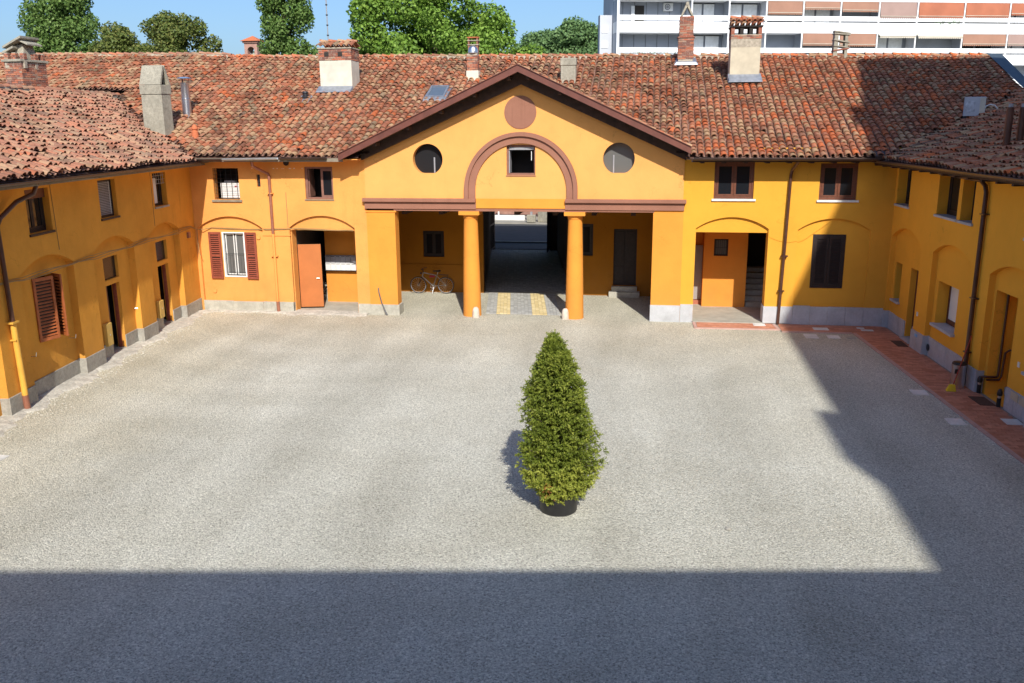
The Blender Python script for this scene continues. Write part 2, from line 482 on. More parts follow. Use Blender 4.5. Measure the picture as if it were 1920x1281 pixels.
M['asphalt'] = plain('asphalt', (.052, .055, .06), .85, var=.18, scale=2, bmp=.3)
M['sidewalk'] = plain('pale_pavement', (.30, .28, .24), .9, var=.1, scale=2)
def paver(name, ca, cb):
    m, nt, b = mat(name)
    a = N(nt, 'ShaderNodeAttribute', attribute_name='rnd')
    col = ramp(nt, a.outputs['Fac'], [(0, ca), (1, cb)])
    col = mix(nt, ramp(nt, noise(nt, 5, 6, .7), [(.45, (0, 0, 0)), (.75, (.5, .5, .5))]), col, sc3(ca, .6))
    nt.links.new(col, b.inputs['Base Color']); b.inputs['Roughness'].default_value = .85
    bump(nt, b, noise(nt, 70, 4), .3, .005)
    return m
M['pav_g'] = paver('grey_paving_block', (.36, .36, .34), (.50, .50, .47))
M['pav_y'] = paver('yellow_paving_block', (.66, .52, .25), (.82, .68, .38))
M['pav_r'] = paver('terracotta_paver', (.46, .18, .10), (.64, .29, .18))
M['joint'] = plain('sand_joint', (.30, .26, .21), .95, var=.2, scale=10)
M['kerb_p'] = plain('pink_kerb_stone', (.52, .33, .28), .85, var=.12, scale=6)

def leaf(name, a, b_, c, trans=.25):
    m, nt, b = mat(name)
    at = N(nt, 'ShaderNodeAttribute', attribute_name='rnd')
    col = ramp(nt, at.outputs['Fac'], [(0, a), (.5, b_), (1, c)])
    nt.links.new(col, b.inputs['Base Color']); b.inputs['Roughness'].default_value = .55
    if 'Specular IOR Level' in b.inputs: b.inputs['Specular IOR Level'].default_value = .25
    t = N(nt, 'ShaderNodeBsdfTranslucent'); nt.links.new(col, t.inputs[0])
    mx = N(nt, 'ShaderNodeMixShader'); mx.inputs[0].default_value = trans
    nt.links.new(b.outputs[0], mx.inputs[1]); nt.links.new(t.outputs[0], mx.inputs[2])
    nt.links.new(mx.outputs[0], nt.nodes['Material Output'].inputs[0])
    return m
M['lf_maple'] = leaf('maple_leaves', (.10, .185, .025), (.18, .31, .045), (.28, .42, .075))
M['lf_poplar'] = leaf('poplar_leaves', (.08, .15, .035), (.13, .22, .05), (.20, .29, .08))
M['lf_dark'] = leaf('dark_broadleaf', (.08, .12, .03), (.14, .18, .04), (.22, .22, .06))
M['lf_far'] = leaf('far_hazed_foliage', (.10, .18, .07), (.14, .24, .085), (.19, .30, .11))  # distance haze put into the paler leaf greens
M['lf_spruce'] = leaf('spruce_needles', (.05, .075, .012), (.17, .22, .028), (.42, .45, .08), .2)
M['bark'] = plain('bark', (.10, .075, .055), .95, var=.3, scale=8, bmp=.5)
M['haze_br'] = plain('tower_brick', (.42, .24, .19), .9, var=.15, scale=2)
M['bell'] = plain('weathered_bronze', (.20, .26, .24), .5, .4)
# ------------------------------------------------------------------ frames
FN = Frame((0, 30.1, 0), (1, 0, 0), (0, -1, 0))
FS = Frame((-16.205, 30.1, 0), (.12403, -.99228, 0), (.99228, .12403, 0))
FE = Frame((7.96, 30.1, 0), (.05591, -.99844, 0), (-.99844, -.05591, 0))

# ------------------------------------------------------------------ sky side: ground
mb = MB()
mb.quad((-400, -200, -.06), (400, -200, -.06), (400, 900, -.06), (-400, 900, -.06))
struct('ground', mb, M['earth'])
mb = MB()
mb.add([(-19, -4, 0), (11, -3, 0), (9.6, 10, 0), (8.5, 33, 0), (0.6, 33, 0), (.6, 34.7, 0), (-10.2, 34.7, 0), (-10.2, 33, 0), (-18.5, 33, 0)],
       [(0, 1, 2, 3, 4, 7, 8), (4, 5, 6, 7)])
yard = struct('gravel_yard', mb, M['gravel'])
mb = MB(); mb.quad((-60, 47.4, -.02), (40, 47.4, -.02), (40, 58.3, -.02), (-60, 61.8, -.02))
struct('street', mb, M['asphalt'])
mb = MB(); mb.add([(-60, 61.8, -.05), (40, 58.3, -.05), (40, 66, -.05), (-60, 66, -.05), (-60, 61.8, .1), (40, 58.3, .1), (40, 66, .1), (-60, 66, .1)],
                  [(0, 1, 5, 4), (4, 5, 6, 7), (1, 2, 6, 5), (2, 3, 7, 6), (3, 0, 4, 7)])
struct('sidewalk', mb, M['sidewalk'])
mb = MB(); mb.box(-30, 20, 50.2, 50.45, -.03, .06)
struct('kerb', mb, M['sidewalk'])
# crumbling cement strip at the foot of the west and north-west walls
mb = MB(); rr = random.Random(3)
prev = None
path = [(FS.p(s, 0, -0.0), FS.N, .55) for s in np.arange(22, .6, -.22)] + [(Vector((x, 30.08, 0)), Vector((0, -1, 0)), .55) for x in np.arange(-15.7, -9.7, .22)]
ww = .5
for p, n, wd in path:
    ww = .55 * ww + .45 * rr.uniform(.05, .75)
    a = p - n * .25; b = p + n * (ww * .55); c = p + n * ww
    cur = [a + Vector((0, 0, .05 + rr.uniform(-.01, .01))), b + Vector((0, 0, .035 + rr.uniform(-.012, .012))), c + Vector((rr.uniform(-.04, .04), rr.uniform(-.04, .04), -.008))]
    if prev:
        for i in range(2): mb.quad(prev[i], prev[i + 1], cur[i + 1], cur[i])
    prev = cur
struct('cement_strip', mb, M['cement_edge'])
bt0 = []
for k in range(1500):
    if k < 1050:
        s_ = rr.uniform(.8, 14.5); p = FS.p(s_, 0, 0) + FS.N * abs(rr.gauss(.25, .3))
    else: p = Vector((rr.uniform(-15.9, -9.7), 30.05 - abs(rr.gauss(.25, .25)), 0))
    r = rr.uniform(.008, .03); q = [Vector((rr.uniform(.6, 1) * r * math.cos(a), rr.uniform(.6, 1) * r * math.sin(a), 0)) for a in (0, 1.3, 2.6, 3.9, 5.1)]
    bt0.append((p, r, q))
mb = MB()
for p, r, q in bt0: mb.add([p + v for v in q] + [p + v * .5 + Vector((0, 0, r * .7)) for v in q[:3]], [(0, 1, 6, 5), (1, 2, 7, 6), (2, 3, 7), (3, 4, 5, 7), (4, 0, 5), (5, 6, 7)])
o = obj('crumbled_mortar', mb, M['cement_edge']); o['kind'] = 'stuff'


# ------------------------------------------------------------------ roofs
def zN(x, y):
    zr = 9.43 - .0157 * (x + 5.44)
    ze = 5.62 if x < 1.4 else 5.58
    return ze + (y - 29.35) / 9.65 * (zr - ze)
EW0 = FS.p(0, 0, -.65); EE0 = FE.p(0, 0, -.75)
def dW(x, y): return -((x - EW0.x) * FS.N.x + (y - EW0.y) * FS.N.y)
def dE(x, y): return -((x - EE0.x) * FE.N.x + (y - EE0.y) * FE.N.y)
def zW(x, y): return 5.52 + .42 * min(dW(x, y), 11.3 - dW(x, y))
def zE(x, y): return 5.50 + .345 * min(dE(x, y), 13 - dE(x, y))
def zG(x):
    return 8.44 - (.455 if x < -4.15 else .466) * abs(x + 4.15)

TV = []; TF = []
def _tile():
    v = []; n = 6
    for (y, wd, h, z) in ((0, .104, .088, .03), (0, .088, .072, .03), (.43, .08, .066, -.012), (.40, .066, .052, -.012)):
        for i in range(n):
            t = math.pi * i / (n - 1)
            v.append((-wd * math.cos(t), y, z + h * math.sin(t)))
    f = []
    for i in range(n - 1):
        f += [(i, i + 1, 12 + i + 1, 12 + i), (6 + i + 1, 6 + i, 18 + i, 18 + i + 1), (i + 1, i, 6 + i, 6 + i + 1)]
    return np.array(v), f
TV, TF = _tile()
TROUGH_V = np.array([(-.085, 0, .02), (-.04, 0, -.02), (.04, 0, -.02), (.085, 0, .02), (-.085, .33, .005), (-.04, .33, -.035), (.04, .33, -.035), (.085, .33, .005)])
TROUGH_F = [(0, 1, 5, 4), (1, 2, 6, 5), (2, 3, 7, 6)]
def tile_mesh(m):
    me = bpy.data.meshes.new('roof_tile'); me.from_pydata(TV.tolist(), [], TF); me.materials.append(m); me.shade_smooth(); me.set_sharp_from_angle(angle=math.radians(50)); return me

class Batch:
    def __init__(s): s.V = []; s.F = []; s.R = []; s.n = 0
    def add(s, v, f, r):
        s.V.append(v); s.F += [tuple(i + s.n for i in q) for q in f]; s.R += [r] * len(v); s.n += len(v)
    def mb(s):
        m = MB(); m.v = np.concatenate(s.V).tolist() if s.V else []; m.f = s.F; m.r = s.R; return m

def roof_tiles(e0, e1, r0, r1, keep, key, parent, jit=1.0, nmax=300, seed=1, pitch=.236, exp_=.305, sag=.045, inview=True):
    """e0,e1 eave ends, r0,r1 ridge ends (world points)"""
    e0, e1, r0, r1 = [np.array(p, float) for p in (e0, e1, r0, r1)]
    U = np.linalg.norm(e1 - e0); V = np.linalg.norm((r0 + r1) / 2 - (e0 + e1) / 2)
    rg = random.Random(seed)
    nu = int(U / pitch); nv = int(V / exp_)
    def P(a, b):
        p = (e0 * (1 - a) + e1 * a) * (1 - b) + (r0 * (1 - a) + r1 * a) * b
        x, y = p[0], p[1]
        p = p.copy(); p[2] += sag * (math.sin(x * .9 + y * .31 + seed) * math.sin(y * .7 - x * .2) + .5 * math.sin(x * 2.3 + y * 1.9))
        return p
    tiles = []; tr = Batch()
    for i in range(nu):
        cj = rg.uniform(-.012, .012) * jit
        for j in range(nv):
            a = (i + .5) / nu; b = j / nv
            p = P(a, b)
            if not keep(p[0], p[1], p[2]): continue
            du = P(min(1, a + .01), b) - P(max(0, a - .01), b); du /= np.linalg.norm(du)
            dv = P(a, b + .02) - P(a, b - .02); dv /= np.linalg.norm(dv)
            n = np.cross(du, dv); n /= np.linalg.norm(n)
            if n[2] < 0: n = -n
            dv = dv - n * dv.dot(n); du = np.cross(dv, n)
            k = jit * (1.0 if rg.random() > .05 else 3.0)
            ra = rg.gauss(0, .030) * k; rb = rg.gauss(0, .022) * k; rl = rg.gauss(0, .05) * k
            Rz = np.array([[math.cos(ra), -math.sin(ra), 0], [math.sin(ra), math.cos(ra), 0], [0, 0, 1]])
            Rx = np.array([[1, 0, 0], [0, math.cos(rb), -math.sin(rb)], [0, math.sin(rb), math.cos(rb)]])
            Ry = np.array([[math.cos(rl), 0, math.sin(rl)], [0, 1, 0], [-math.sin(rl), 0, math.cos(rl)]])
            B = np.stack([du, dv, n], axis=1)
            Rt = B @ Rz @ Rx @ Ry
            sc = 1 + rg.gauss(0, .035) * jit
            q = p + du * (cj + rg.gauss(0, .008) * jit) + dv * rg.gauss(0, .016) * jit + n * abs(rg.gauss(0, .008)) * jit
            pr_ = proj(q)
            dist = 1e9 if pr_ is None or not (-5 < pr_[0] < 1925 and -5 < pr_[1] < 1290) else pr_[2]
            tiles.append((dist, q, Rt * sc, rg.random()))
            tv = (TROUGH_V @ B.T) + (p + du * U / nu * .5)
            tr.add(tv, TROUGH_F, 0)
    tiles.sort(key=lambda t: t[0])
    single = [t for t in tiles[:nmax] if t[0] < 1e8]
    rest = tiles[len(single):]
    me = tile_mesh(TM[key][1])
    for k, (_, q, Rt, r) in enumerate(single):
        o = bpy.data.objects.new('roof_tile', me)
        mm = Matrix(Rt.tolist()).to_4x4(); mm.translation = Vector(q.tolist())
        link(o, parent); o.matrix_basis = mm
    bt = Batch()
    for _, q, Rt, r in rest: bt.add(TV @ Rt.T + q, TF, r)
    if rest:
        o = obj('roof_tiles', bt.mb(), TM[key][0], parent, kind='stuff')
        o.data.shade_smooth(); o.data.set_sharp_from_angle(angle=math.radians(50))
    t = tr.mb(); t.r = None
    obj('channel_tiles', t, M['trough'], parent, kind='stuff')

def ridge(pts, key, parent, seed=5, step=.36, r=.115):
    rg = random.Random(seed); L = [Vector(p) for p in pts]
    me = tile_mesh(TM[key][1]); cnt = 0
    for a, b in zip(L, L[1:]):
        d = (b - a); n = int(d.length / step); d.normalize()
        s = d.cross(Vector((0, 0, 1))).normalized(); up = s.cross(d)
        for i in range(n):
            p = a + (b - a) * (i / n)
            dd = (d + up * rg.gauss(.0, .03) + s * rg.gauss(0, .03)).normalized(); ss = dd.cross(up).normalized(); uu = ss.cross(dd)
            o = bpy.data.objects.new('ridge_tile', me)
            mm = Matrix((ss * 1.25, dd * .98, uu * 1.1)).transposed().to_4x4(); mm.translation = p + up * (-.01 + rg.gauss(0, .008))
            link(o, parent); o.matrix_basis = mm; cnt += 1
            if cnt > 290: break
    mb = MB()
    for a, b in zip(L, L[1:]):
        d = (b - a).normalized(); s = d.cross(Vector((0, 0, 1))).normalized() * .13; u = Vector((0, 0, 1))
        mb.prism([a - s - u * .16, a + s - u * .16, a + s * .7 + u * .03, a - s * .7 + u * .03], [b - s - u * .16, b + s - u * .16, b + s * .7 + u * .03, b - s * .7 + u * .03])
    obj('ridge_mortar', mb, M['mortar'], parent)

def gutter(parent, pts, m, r=.075, name='gutter'):
    mb = MB(); pts = [Vector(p) for p in pts]
    ring = []
    for i, p in enumerate(pts):
        t = (pts[min(i + 1, len(pts) - 1)] - pts[max(i - 1, 0)]).normalized(); s = t.cross(Vector((0, 0, 1))).normalized()
        for rr_ in (r, r - .012):
            for k in range(9):
                an = math.pi * k / 8
                mb.v.append(tuple(p + s * math.cos(an) * rr_ + Vector((0, 0, -math.sin(an) * rr_))))
    for i in range(len(pts) - 1):
        b0 = i * 18; b1 = b0 + 18
        for k in range(8):
            mb.f.append((b0 + k, b0 + k + 1, b1 + k + 1, b1 + k)); mb.f.append((b0 + 9 + k + 1, b0 + 9 + k, b1 + 9 + k, b1 + 9 + k + 1))
        mb.f.append((b0, b1, b1 + 9, b0 + 9)); mb.f.append((b0 + 8, b0 + 17, b1 + 17, b1 + 8))
    return obj(name, mb, m, parent, smooth=True)

def box_obj(name, parent, m, x0, x1, y0, y1, z0, z1, **kw):
    return obj(name, MB().box(x0, x1, y0, y1, z0, z1), m, parent, **kw)

def slabs(parent, W, m, segs, zt, d0=-.035, d1=.04, step=.62, name='plinth_slab', gap=.006, z0=-.05, seed=2):
    """plinth of separate stone slabs, a part each"""
    rg = random.Random(seed)
    for (a, b) in segs:
        n = max(1, round(abs(b - a) / step)); w_ = (b - a) / n
        for i in range(n):
            obj(name, MB().fbox(W, a + i * w_ + gap / 2, a + (i + 1) * w_ - gap / 2, z0, zt + rg.uniform(-.006, .006), d0 + rg.uniform(-.004, .004), d1), m, parent, bev=.006)

def casement(parent, W, u0, u1, z0, z1, d, m, fw=.07, sash=.06, mull=True, glass=None, sill=None, nsash=2, sillm=None):
    """a window: outer frame > sashes, panes, sill"""
    mb = MB()
    mb.fbox(W, u0, u1, z1 - fw, z1, d, d + .07); mb.fbox(W, u0, u1, z0, z0 + fw, d, d + .07)
    mb.fbox(W, u0, u0 + fw, z0 + fw, z1 - fw, d, d + .07); mb.fbox(W, u1 - fw, u1, z0 + fw, z1 - fw, d, d + .07)
    wn = obj('window', mb, m, parent, bev=.006)
    w_ = (u1 - u0 - 2 * fw) / nsash
    for i in range(nsash):
        a = u0 + fw + i * w_ + .004; b = a + w_ - .008; c = z0 + fw + .004; e = z1 - fw - .004
        mb = MB()
        mb.fbox(W, a, b, e - sash, e, d + .012, d + .055); mb.fbox(W, a, b, c, c + sash, d + .012, d + .055)
        mb.fbox(W, a, a + sash, c + sash, e - sash, d + .012, d + .055); mb.fbox(W, b - sash, b, c + sash, e - sash, d + .012, d + .055)
        obj('sash', mb, m, wn, bev=.004)
        obj('pane', MB().fbox(W, a + sash, b - sash, c + sash, e - sash, d + .03, d + .038), glass or M['glass'], wn)
    if sill:
        obj('sill', MB().fbox(W, u0 - .06, u1 + .08, z0 - .07, z0 - .003, sill, d + .07), sillm or M['granite'], wn, bev=.006)
    return wn
def louvre(parent, W, u0, u1, z0, z1, d, m, th=.045, st=.07, mid=True, pitch=.055, name='shutter'):
    mb = MB()
    mb.fbox(W, u0, u0 + st, z0, z1, d, d + th); mb.fbox(W, u1 - st, u1, z0, z1, d, d + th)
    zs = [z0, z1 - .09] + ([(z0 + z1) / 2 - .05] if mid else [])
    for z in zs: mb.fbox(W, u0 + st, u1 - st, z, z + .09, d + .002, d + th - .002)
    sh = obj(name, mb, m, parent, bev=.004)
    mb = MB(); z = z0 + .11
    while z < z1 - .12:
        if not (mid and abs(z - (z0 + z1) / 2) < .075):
            P = [W.p(u, zz, dd) for (zz, dd) in ((z, d + .004), (z + .012, d + .004), (z + .042, d + th - .006), (z + .03, d + th - .006)) for u in (u0 + st, u1 - st)]
            mb.add(P, [(0, 1, 3, 2), (2, 3, 5, 4), (4, 5, 7, 6), (6, 7, 1, 0)])
        z += pitch
    obj('slats', mb, m, sh, kind='stuff')
    obj('shutter_back', MB().fbox(W, u0 + st, u1 - st, z0 + .05, z1 - .05, d + th - .003, d + th), M['darkwood'], sh)
    return sh
def pipe(parent, pts, r, m, name='downpipe', seg=10):
    return obj(name, MB().tube(pts, r, seg), m, parent, smooth=True)
def open_hole_back(parent, W, u0, u1, z0, z1, d, m='dark_in', name='dark_room'):
    """a shallow dark room behind an open window"""
    mb = MB(); e = .9
    mb.quad(W.p(u0 - .2, z0 - .2, d + e), W.p(u1 + .2, z0 - .2, d + e), W.p(u1 + .2, z1 + .2, d + e), W.p(u0 - .2, z1 + .2, d + e))
    for a, b, c, g in ((u0 - .2, u1 + .2, z0 - .2, z0 - .2), (u0 - .2, u1 + .2, z1 + .2, z1 + .2), (u0 - .2, u0 - .2, z0 - .2, z1 + .2), (u1 + .2, u1 + .2, z0 - .2, z1 + .2)):
        mb.quad(W.p(a, c, d), W.p(b, g, d), W.p(b, g, d + e), W.p(a, c, d + e))
    return obj(name, mb, M[m], parent)

# ================================================================== NORTH WING, LEFT PART
NL = thing('farm_building', 'orange-yellow wing left of the gable, with red-brown shutters on one window', 'building', (-13, 30.1, 0))
i_ = .004
n1 = arch(-16.08, -13.6, .372, 3.06, 3.48); n2 = arch(-12.58, -10.15, 0, 3.1, 3.53)
mb = MB()
panel(mb, FN, [(-17.5, -.1), (-9.68, -.1), (-9.68, 5.85), (-17.5, 5.85)],
      [(rect(-15.33, -14.36, 4.08, 5.19), .32), (rect(-13.68, -13.55, 4.54, 4.97), .12), (rect(-11.89, -10.86, 4.11, 5.24), .16), (n1, .11), (n2, .11)])
panel(mb, FN, n1, [(rect(-15.23, -14.36, 1.25, 2.90), .16)], .11)
panel(mb, FN, n2, [(rect(-12.55, -10.17, 0.0, 3.0), .4)], .11)
obj('wall', mb, M['ochre_l'], NL)
slabs(NL, FN, M['plinth_g'], [(-16.1, -12.6), (-10.14, -9.69)], .372, d0=-.02, step=1.25)
obj('plinth_return', MB().box(-12.62, -12.575, 30.1, 30.62, -.05, .372), M['plinth_g'], NL)
# bay behind the open arch
mb = MB()
mb.quad((-12.58, 30.5, -.05), (-12.58, 36, -.05), (-12.58, 36, 3.1), (-12.58, 30.5, 3.1))
mb.quad((-10.1, 30.5, -.05), (-10.1, 32.2, -.05), (-10.1, 32.2, 3.1), (-10.1, 30.5, 3.1))
mb.quad((-14.58, 30.5, 3.05), (-10.1, 30.5, 3.05), (-10.1, 36, 3.05), (-14.58, 36, 3.05))
mb.quad((-14.58, 36, 0), (-10.1, 36, 0), (-10.1, 36, 3.1), (-14.58, 36, 3.1))
obj('porch_room', mb, M['passage'], NL)
FP = Frame((0, 32.05, 0), (1, 0, 0), (0, -1, 0))
mb = MB(); panel(mb, FP, rect(-12.02, -10.1, 0, 3.05), [(rect(-10.66, -10.16, 1.95, 2.92), .18)])
mb.quad(FP.p(-12.02, 0, 0), FP.p(-12.02, 3.05, 0), FP.p(-12.02, 3.05, .2), FP.p(-12.02, 0, .2))
obj('inner_wall', mb, M['ochre_c'], NL)
obj('pane', MB().fbox(FP, -10.66, -10.16, 1.95, 2.92, .12, .13), M['glass'], NL)
mb = MB(); mb.quad((-12.57, 30.0, .03), (-10.15, 30.0, .03), (-10.15, 36, .03), (-12.57, 36, .03)); mb.quad((-12.57, 30.0, .03), (-10.15, 30.0, .03), (-10.15, 30.0, -.03), (-12.57, 30.0, -.03))
obj('porch_floor', mb, M['concrete'], NL)
for k in range(4):
    obj('step', MB().box(-12.57, -12.04, 32.7 + k * .3, 33.0 + k * .3 + .02, .03, .2 + k * .17), M['plinth_g'], NL)
# orange door, standing open
dv = (Vector((-11.73, 30.80, 0)) - Vector((-12.53, 30.62, 0))); FD = Frame((-12.53, 30.62, 0), dv, (dv.y, -dv.x, 0))
dr = obj('door', MB().fbox(FD, 0, .83, .09, 2.42, 0, .045), M['door_or'], NL, bev=.005)
obj('handle', MB().tube([FD.p(.74, 1.17, 0), FD.p(.74, 1.17, -.05), FD.p(.63, 1.17, -.05)], .011), M['steel'], dr)
# round-cornered arch trim
# window with red-brown shutters
wn = MB()
for a in ((-15.23, -14.36, 2.86, 2.90), (-15.23, -14.36, 1.25, 1.29), (-15.23, -15.18, 1.29, 2.86), (-14.40, -14.36, 1.29, 2.86)): wn.fbox(FN, *a, .085, .2)
wo = obj('window', wn, M['white'], NL, bev=.004)
mb = MB()
for a, b in ((-15.15, -14.82), (-14.76, -14.44)):
    mb.fbox(FN, a, a + .028, 1.33, 2.83, .20, .23); mb.fbox(FN, b - .028, b, 1.33, 2.83, .20, .23); mb.fbox(FN, a + .028, b - .028, 1.33, 1.36, .201, .231); mb.fbox(FN, a + .028, b - .028, 2.80, 2.83, .201, .231)
obj('sash', mb, M['white'], wo)
obj('pane', MB().fbox(FN, -15.17, -14.42, 1.31, 2.84, .235, .243), M['glass_dusty'], wo)
mb = MB()
for k in range(7): x = -15.11 + k * .105; mb.tube([FN.p(x, 1.31, .15), FN.p(x, 2.1, .15)], .004, 4)
mb.tube([FN.p(-15.17, 2.1, .15), FN.p(-14.42, 2.1, .15)], .007, 4); mb.tube([FN.p(-15.17, 1.42, .15), FN.p(-14.42, 1.42, .15)], .007, 4)
obj('window_bars', mb, M['darksteel'], wo)
louvre(NL, FN, -15.73, -15.27, 1.19, 2.90, .03, M['shut_red'], pitch=.075)
louvre(NL, FN, -14.33, -13.91, 1.19, 2.90, .03, M['shut_red'], pitch=.075)
mb = MB()
for u, z in ((-15.68, .72), (-13.82, 2.72)):
    mb.lathe((0, 0, 0), [(.001, 0)], 3) if 0 else None
    c = FN.p(u, z, .10); obj('vent_cap', MB().tube([c, c + Vector((0, -.03, 0))], .075, 14), M['ochre_l'], NL)
# barred window with an air conditioner behind it
w1 = MB()
w1.fbox(FN, -15.42, -14.28, 4.0, 4.075, -.06, .3); w1o = obj('window_sill', w1, M['board'], NL, bev=.005)
mb = MB()
for k in range(5): x = -15.25 + k * .2; mb.tube([FN.p(x, 4.09, .03), FN.p(x, 5.18, .03)], .008, 5)
for k in range(8): z = 4.15 + k * .135; mb.tube([FN.p(-15.32, z, .02), FN.p(-14.37, z, .02)], .006, 5)
obj('window_grille', mb, M['darksteel'], NL)
open_hole_back(NL, FN, -15.33, -14.36, 4.08, 5.19, .33)
ac = thing('air_conditioner', 'white air conditioner unit behind the barred upstairs window near the left corner', 'air conditioner', tuple(FN.p(-14.75, 4.1, .25)))
obj('casing', MB().fbox(FN, -15.12, -14.4, 4.12, 4.66, .1, .42), M['ac'], ac, bev=.015)
obj('casing_top', MB().fbox(FN, -15.02, -14.62, 4.662, 4.74, .2, .4), M['grey_pan'], ac, bev=.01)
obj('maker_badge', MB().fbox(FN, -14.58, -14.50, 4.52, 4.57, .095, .1), M['red'], ac)
# open casement window
casement_m = M['pipe_c']
mb = MB()
for a in ((-11.89, -10.86, 5.17, 5.24), (-11.89, -10.86, 4.11, 4.18), (-11.89, -11.80, 4.18, 5.17), (-10.93, -10.86, 4.18, 5.17)): mb.fbox(FN, *a, .05, .13)
wo = obj('window', mb, plain('faded_brown_frame', (.22, .105, .075), .6, var=.15), NL, bev=.004)
fm = wo.data.materials[0]
mb = MB(); mb.fbox(FN, -11.32, -11.24, 4.18, 5.16, .07, .12); mb.fbox(FN, -11.24, -10.93, 4.18, 4.25, .07, .12); mb.fbox(FN, -11.24, -10.93, 5.09, 5.16, .07, .12); obj('sash', mb, fm, wo)
obj('pane', MB().fbox(FN, -11.24, -10.93, 4.25, 5.09, .09, .1), M['glass'], wo)
mb = MB(); mb.box(-11.80, -11.76, 30.22, 30.72, 4.19, 5.15); obj('open_sash', mb, fm, wo)
obj('sill', MB().fbox(FN, -11.92, -10.84, 4.07, 4.108, -.03, .15), M['board'], wo)
open_hole_back(NL, FN, -11.89, -10.86, 4.11, 5.24, .165)
mk = plain('flaked_lime_spot', (.80, .74, .62), .9)
for x in (-13.85, -13.62, -13.05, -12.9, -12.72, -12.66, -12.45, -12.40, -12.28, -11.98): obj('flaked_spot', MB().fbox(FN, x, x + RNG.uniform(.03, .07), 5.17, 5.185 + RNG.uniform(0, .015), -.003, .01), mk, NL)
obj('wall_vent', MB().tube([FN.p(-12.53, 5.38, 0), FN.p(-12.53, 5.38, -.05)], .1, 14).tube([FN.p(-12.53, 5.38, -.05), FN.p(-12.53, 5.38, -.09)], .05, 12), M['darksteel'], NL)
obj('meter_slot', MB().fbox(FN, -13.67, -13.56, 4.55, 4.96, .07, .11).fbox(FN, -13.645, -13.585, 4.70, 4.86, .03, .07), M['darksteel'], NL)
# downpipe, wall conduit
pipe(NL, [FN.p(-13.55, 5.52, -.62), FN.p(-13.55, 5.30, -.55), FN.p(-13.50, 5.22, -.4), FN.p(-13.20, 5.0, -.09), FN.p(-13.18, 4.9, -.075), FN.p(-13.18, 2.88, -.075)], .052, M['pipe_c'])
pipe(NL, [FN.p(-13.18, 2.9, -.075), FN.p(-13.18, .38, -.075)], .045, M['ochre_l'], 'downpipe_lower')
pipe(NL, [FN.p(-13.18, .4, -.075), FN.p(-13.17, 0, -.075)], .062, M['pipe_c'], 'downpipe_shoe')
for a in ((-13.30, -13.06, 2.055, 2.085, -.1, 0), (-13.28, -13.08, 4.3, 4.33, -.12, 0)): obj('pipe_bracket', MB().fbox(FN, *a), M['ochre_l'], NL)
obj('wall_trunking', MB().fbox(FN, -13.6, -12.55, 2.80, 2.845, -.03, .02), M['ochre_l'], NL)
pipe(NL, [FN.p(-12.62, 4.35, -.015), FN.p(-12.62, 3.05, -.015)], .012, M['cable'], 'wall_conduit', 6)

# ================================================================== GATEHOUSE
GH = thing('gatehouse', 'gabled ochre gatehouse with two columns and an arched brown moulding', 'building', (-4.2, 30.1, 0))
mb = MB(); FG = Frame((0, 30.06, 0), (1, 0, 0), (0, -1, 0))
ocL = circ(-7.41, 5.49, .525, 36, 5.02); ocR = circ(-.89, 5.505, .525, 36, 5.03)
panel(mb, FG, [(-9.68, 4.16), (1.27, 4.16), (1.27, 5.75), (-4.15, 8.25), (-9.68, 5.75)],
      [(ocL, .3), (ocR, .3), (rect(-4.67, -3.69, 4.96, 5.97), .22)])
mb.quad(FG.p(-9.68, 4.16), FG.p(-9.68, 5.79), FG.p(-9.68, 5.79, .1), FG.p(-9.68, 4.16, .1))
mb.quad(FG.p(1.27, 4.16), FG.p(1.27, 5.78), FG.p(1.27, 5.78, .1), FG.p(1.27, 4.16, .1))
obj('pediment_wall', mb, M['ochre_p'], GH)
for o_, ux in ((ocL, -7.41), (ocR, -.89)):
    mb = MB(); mb.v = [tuple(FG.p(u, z, .27)) for u, z in o_]; mb.f = [tuple(range(len(o_)))]
    wn = obj('round_window', mb, M['glass_dusty'] if ux > -4 else M['glass_dim'], GH)
    x = ux + (.16 if ux < -4 else -.2)
    obj('glazing_bar', MB().fbox(FG, x, x + .045, 5.03, 5.55 if ux < -4 else 5.62, .235, .265), M['blind'], wn)
open_hole_back(GH, FG, -4.67, -3.69, 4.96, 5.97, .22)
mb = MB()
for a in ((-4.67, -3.69, 5.90, 5.97), (-4.67, -3.69, 4.96, 5.03), (-4.67, -4.61, 5.03, 5.90), (-3.74, -3.69, 5.03, 5.90)): mb.fbox(FG, *a, .1, .16)
wn = obj('window', mb, fm, GH)
obj('roller_blind', MB().fbox(FG, -4.60, -3.75, 5.80, 5.89, .11, .15), M['blind'], wn)
obj('open_sash', MB().fbox(FG, -4.62, -4.58, 5.03, 5.8, .15, .6), M['blind'], wn)
obj('stay', MB().fbox(FG, -3.84, -3.82, 5.45, 5.75, .1, .115), M['white'], wn)
obj('sill', MB().fbox(FG, -4.69, -3.67, 4.92, 4.957, -.02, .16), M['mould'], wn)
obj('roundel', MB().add([FG.p(u, z, -.02) for u, z in circ(-4.19, 7.03, .54, 40)] + [FG.p(u, z, .02) for u, z in circ(-4.19, 7.03, .54, 40)],
    [tuple(range(40))] + [(i, (i + 1) % 40, 40 + (i + 1) % 40, 40 + i) for i in range(40)]), M['mould'], GH)
